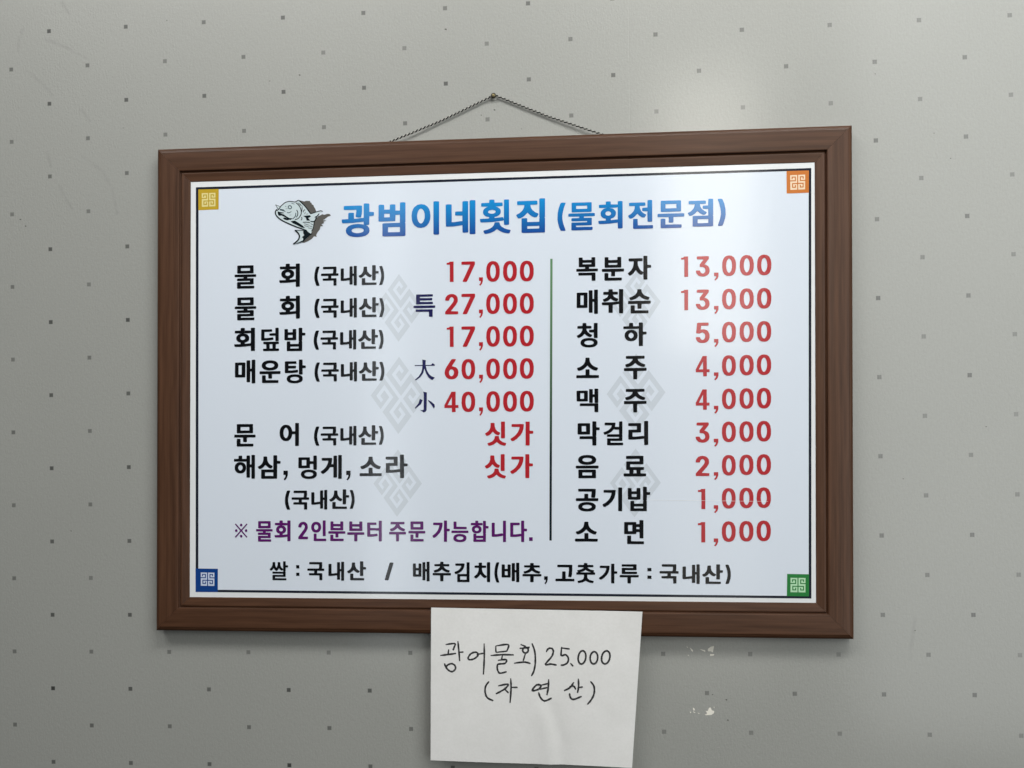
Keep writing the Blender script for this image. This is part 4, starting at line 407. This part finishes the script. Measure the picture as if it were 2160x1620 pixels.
for L_, mm, mp, loc, rot in ((W, MT, MS, (0, 0, -H / 2), 0), (W, MT, MS, (0, 0, H / 2), math.pi), (H, MS, MT, (-W / 2, 0, 0), math.pi / 2), (H, MS, MT, (W / 2, 0, 0), -math.pi / 2)):
    o = part('frame_rail', rail(L_, mm, mp), WOOD)
    o.rotation_euler = (0, rot, 0); o.location = OFF + Vector(loc)
part('backing_board', box_mesh('backing_board', -W / 2 + .041, W / 2 - .041, -.0142, -.0110, -H / 2 + .041, H / 2 - .041), MDF)
SW, SH = W - 2 * MS, H - 2 * MT
YS = -.0158
sheet = part('menu_sheet', box_mesh('menu_sheet', -SW / 2 - .0006, SW / 2 + .0006, YS, -.0144, -SH / 2 - .0006, SH / 2 + .0006), SHEET)
u = 1e-4
def m2(pts): return [(a * u, b * u) for a, b in pts]
def decal(name, vf, m, **k):
    return obj(name, mesh(name, *vf), m, sheet, **k)
decal('pale_panel', fill([m2(BORDER_IN)], YS - .00006), PANEL)
# watermark lozenges and corner seals share one fret pattern: (u, v) in the unit square, v downwards
FRET = [[(.5, -.02), (.5, 1.02)],
        [(-.02, .392), (.345, .392), (.345, .14), (.13, .14), (.13, .245)],
        [(1.02, .392), (.68, .392), (.68, .14), (.87, .14), (.87, .235)],
        [(.5, .585), (.155, .585), (.155, .835), (.345, .835), (.345, .715)],
        [(.5, .585), (.865, .585), (.865, .835), (.68, .835), (.68, .725)]]
def fret(corners, w_frac, y, clip=1.0):
    """corners: images of (0,0), (1,0), (1,1), (0,1)"""
    A, B, C_, D_ = [Vector(q) for q in corners]
    def at(p): return (1 - p[0]) * (1 - p[1]) * A + p[0] * (1 - p[1]) * B + p[0] * p[1] * C_ + (1 - p[0]) * p[1] * D_
    parts = []; hw = w_frac / 2
    for n_, line in enumerate(FRET):
        for k, (p, q) in enumerate(zip(line[:-1], line[1:])):
            # axis aligned bars in the unit square, so that corners of the path join squarely
            x0, x1 = sorted((p[0], q[0])); y0, y1 = sorted((p[1], q[1]))
            if x0 == x1: x0 -= hw; x1 += hw; y0 -= hw * (y0 > 0); y1 += hw * (y1 < 1)
            else: y0 -= hw; y1 += hw; x0 -= hw * (x0 > 0); x1 += hw * (x1 < 1)
            x0 = max(x0, 0); y0 = max(y0, 0); x1 = min(x1, 1); y1 = min(y1, 1)
            cs = [at(c) for c in ((x0, y0), (x1, y0), (x1, y1), (x0, y1))]
            yy = y - .000008 * (2 * n_ + k % 2)
            parts.append(([(c.x, yy, c.y) for c in cs], [(0, 1, 2, 3)]))
    return join(parts)
for q in LOZENGES:
    Lf, Tp, Rt, Bt = m2(q)
    lz = decal('watermark_lozenge', fill([[Lf, Tp, Rt, Bt]], YS - .00010), INK['grey'])
    f_o = obj('fret_lines', mesh('fret_lines', *fret((Lf, Tp, Rt, Bt), .072, YS - .00013)), PANEL, lz)
# border line
decal('border_line', fill([m2(BORDER_OUT), m2(BORDER_IN)], YS - .00016), INK['line'])
decal('divider_line', fill([m2(DIVIDER)], YS - .00020), INK['divider'])
for col, outer, inner in SQUARES:
    lab = dict(yellow='mustard yellow', orange='orange', blue='deep blue', green='green')[col] + ' corner seal with a pale fret'
    sq_ = decal('corner_seal', fill([m2(outer)], YS - .00024), INK[col], label=lab)
    em = obj('seal_ground', mesh('seal_ground', *fill([m2(inner)], YS - .00030)), INK[col + '_l'], sq_)
    obj('seal_fret', mesh('seal_fret', *fret([q for q in m2(inner)], .07, YS - .00034)), INK[col], sq_)
# lettering, one mesh per printed line
def glyph_loops(ch, x0, y0, x1, y1):
    out = []
    for l in GLYPHS[ch]:
        out.append([(x0 * u + (x1 - x0) * u * l[k] / 999, y0 * u + (y1 - y0) * u * l[k + 1] / 999) for k in range(0, len(l), 2)])
    return out
NAMES = dict(title_lettering='blue shaded shop title lettering', price_lettering=None)
for style, name, items in LINES:
    vf = join([fill(glyph_loops(*it), YS - .00040) for it in items])
    decal(name, vf, INK[style])
# glare on a laminate crease across the lower prices, painted as a white ribbon
decal('laminate_crease_glare', ribbon([(CREASE_GLARE[0][0] * u, CREASE_GLARE[0][1] * u), (CREASE_GLARE[1][0] * u, CREASE_GLARE[1][1] * u)], .0007, YS - .00055, .55, False), GLARE_WHITE)
# fish
layers = {}
fish_parts = []
for k, (t, c, *rest) in enumerate(FISH):
    y = YS - .00030 - .000012 * k
    if t == 'p': vf = fill([m2(rest[0])], y)
    else: vf = ([], [])
    fish_parts.append((c, vf)) if t == 'p' else None
for k, e in enumerate(FISH):
    if e[0] == 'r':
        y = YS - .00030 - .000012 * k
        fish_parts.append(('ink', ribbon(smooth_line(m2(e[3]), 4), e[2] * u * 1.3, y, .45)) if e[1] == 'ink' else (e[1], ribbon(smooth_line(m2(e[3]), 4), e[2] * u * 1.3, y, .45)))
pic = decal('fish_picture', join([v for c, v in fish_parts if c == 'pale']), INK['pale'], label='black and white leaping fish picture with a grey shadow')
for c, nm in (('shade', 'fish_shadow'), ('ink', 'fish_outline'), ('ink2', 'fish_shading')):
    obj(nm, mesh(nm, *join([v for cc, v in fish_parts if cc == c])), INK[c], pic)

# cord: two twisted yarns, from behind the top rail over the nail and back down
def inv(x, y, z):  # world -> board-centred local coordinates
    v = Matrix.Rotation(th, 4, 'Y').inverted() @ (Vector((x, y, z)) - Vector((BOARD['c'][0], 0, BOARD['c'][1])))
    return v
nx, nz = NAIL
def tube(path, rad, ph, turn, seg=6, steps_per=.0011, offr=.0007):
    pts = [Vector(p) for p in path]
    V, F = [], []; s = 0; rows = 0
    for i in range(len(pts) - 1):
        a, b = pts[i], pts[i + 1]; n_ = max(1, int((b - a).length / steps_per))
        t = (b - a).normalized(); up = Vector((0, -1, 0)); sd = t.cross(up).normalized(); up = sd.cross(t).normalized()
        for k in range(n_ + (i == len(pts) - 2)):
            p = a + (b - a) * (k / n_); an = 2 * math.pi * (s + (p - a).length) / turn + ph
            ctr = p + (sd * math.cos(an) + up * math.sin(an)) * offr
            for j in range(seg):
                q = 2 * math.pi * j / seg
                V.append(tuple(ctr + (sd * math.cos(q) + up * math.sin(q)) * rad))
            rows += 1
        s += (b - a).length
    for r in range(rows - 1):
        for j in range(seg):
            a, b = r * seg + j, r * seg + (j + 1) % seg; F.append((a, b, b + seg, a + seg))
    return V, F
c1, c2 = CORDL, CORDR
def ext(a, b, k): return (a[0] + (a[0] - b[0]) * k, a[1] + (a[1] - b[1]) * k)
e1, e2 = ext(c1, (nx, nz), .16), ext(c2, (nx, nz), .16)
path = [inv(e1[0], -.008, e1[1]), inv(c1[0], -.0052, c1[1]), inv((c1[0] + nx) / 2, -.0030, (c1[1] + nz) / 2 - .0014), inv(nx - .0036, -.0030, nz - .0004), inv(nx, -.0030, nz + .0022), inv(nx + .0036, -.0030, nz + .0003), inv((c2[0] + nx) / 2, -.0030, (c2[1] + nz) / 2 - .0008), inv(c2[0], -.0052, c2[1]), inv(e2[0], -.008, e2[1])]
V, F = tube(path, .00092, 0, .0056, offr=.0007)
cord = part('hanging_cord', mesh('hanging_cord', V, F, True), CORD_D, label='thin twisted black and cream hanging cord')
V, F = tube(path, .0006, math.pi, .0056, offr=.0007)
obj('cream_yarn', mesh('cream_yarn', V, F, True), CORD_L, cord)

# ------------------------------------------------------------------ nail
nail = bpy.data.objects.new('nail', None); COL.objects.link(nail); nail.location = (nx, 0, nz)
nail['label'] = 'small round brass screw head holding the cord above the board'; nail['category'] = 'screw'
def lathe(name, prof, seg=28):
    V, F = [], []
    for r, y in prof:
        for k in range(seg):
            a = 2 * math.pi * k / seg; V.append((r * math.cos(a), y, r * math.sin(a)))
    for i in range(len(prof) - 1):
        for k in range(seg):
            a, b = i * seg + k, i * seg + (k + 1) % seg; F.append((a, b, b + seg, a + seg))
    F.append(tuple(range(seg - 1, -1, -1))); F.append(tuple((len(prof) - 1) * seg + k for k in range(seg)))
    me = mesh(name, V, F, True); bm = bmesh.new(); bm.from_mesh(me); bmesh.ops.recalc_face_normals(bm, faces=bm.faces); bm.to_mesh(me); bm.free(); me.set_sharp_from_angle(angle=math.radians(40)); return me
w_ = obj('washer', lathe('washer', [(.0042, -.0003), (.0042, -.0010), (.0036, -.0014), (.0015, -.0014)]), WASH, nail); w_.location = (0, 0, -.0006)
obj('shank', lathe('shank', [(.0012, .01), (.0012, -.0050)], 16), SCREW, nail)
obj('head', lathe('head', [(.0012, -.0042), (.0036, -.0048), (.0036, -.0054), (.0030, -.0062), (.0022, -.0065), (.0021, -.0060), (.0008, -.0060)]), SCREW, nail)
obj('head_recess', lathe('head_recess', [(.0019, -.0058), (.0018, -.0063), (.0010, -.0065)], 16), BRASS, nail)

# ------------------------------------------------------------------ handwritten note
A, B, C3, D3 = [Vector(q) for q in PAPER_Q]
def note_pt(s, t, lift=0):
    p = A.lerp(B, s).lerp(D3.lerp(C3, s), t)
    y = 0
    y += -.0016 * math.sin(math.pi * min(1, t * 1.0)) * (.5 + .5 * t)
    # soft vertical buckle below the writing and the curled lower right corner
    g = 1 / (1 + math.exp(-(t - .62) * 14))
    cx_ = .575 + .14 * (t - .6) + .012 * math.sin(9 * t)
    y += -.0016 * g * math.exp(-((s - cx_ + .035) / .05) ** 2) + .0014 * g * math.exp(-((s - cx_ - .02) / .035) ** 2)
    y += -.0030 * max(0, t - .75) * max(0, s - .72) * 12
    y += .0009 * math.sin(7 * s + 3 * t) * t
    y += -.0012 * max(0, s - .9) * 10 * (t < .2) * (.2 - t) * 5
    return Vector((p.x, p.y + y - lift, p.z))
nu, nv = 90, 70
V = [tuple(note_pt(i / nu, j / nv)) for j in range(nv + 1) for i in range(nu + 1)]
nf = len(V); V += [(x, y + .00018, z) for x, y, z in V]
F = []
for j in range(nv):
    for i in range(nu):
        a = j * (nu + 1) + i; F.append((a, a + nu + 1, a + nu + 2, a + 1)); F.append((a + nf, a + 1 + nf, a + nu + 2 + nf, a + nu + 1 + nf))
rim = [i for i in range(nu + 1)] + [j * (nu + 1) + nu for j in range(1, nv + 1)] + [nv * (nu + 1) + i for i in range(nu - 1, -1, -1)] + [j * (nu + 1) for j in range(nv - 1, 0, -1)]
for a, b in zip(rim, rim[1:] + rim[:1]): F.append((a, b, b + nf, a + nf))
me = mesh('paper_note', V, F, True); me.set_sharp_from_angle(angle=math.radians(50))
note = obj('paper_note', me, PAPER, label='white handwritten paper note stuck over the lower edge of the menu board', category='note')
def pen(st, w=.0023):
    P = smooth_line(st, 5) if len(st) > 2 else [Vector(st[0]).lerp(Vector(st[1]), k / 4) for k in range(5)]
    pw = [note_pt(p.x, p.y, .00012) for p in P]; V, F = [], []
    n_ = len(pw)
    for k, p in enumerate(pw):
        t = (pw[min(k + 1, n_ - 1)] - pw[max(k - 1, 0)]).normalized(); sd = t.cross(Vector((0, 1, 0))).normalized()
        ww = w / 2 * (.62 + .38 * min(1, k / 2.5, (n_ - 1 - k) / 2.5 + .2)) * (1 + .12 * math.sin(k * 1.7 + len(st)))
        V += [tuple(p + sd * ww), tuple(p - sd * ww)]
        if k: F.append((2 * k - 2, 2 * k - 1, 2 * k + 1, 2 * k))
    return V, F
parts = []
for k, st in enumerate(HAND):
    v, f = pen(st); v = [(x, y - .000006 * k, z) for x, y, z in v]; parts.append((v, f))
obj('handwriting', mesh('handwriting', *join(parts)), PEN, note, label='black pen handwriting on the note')
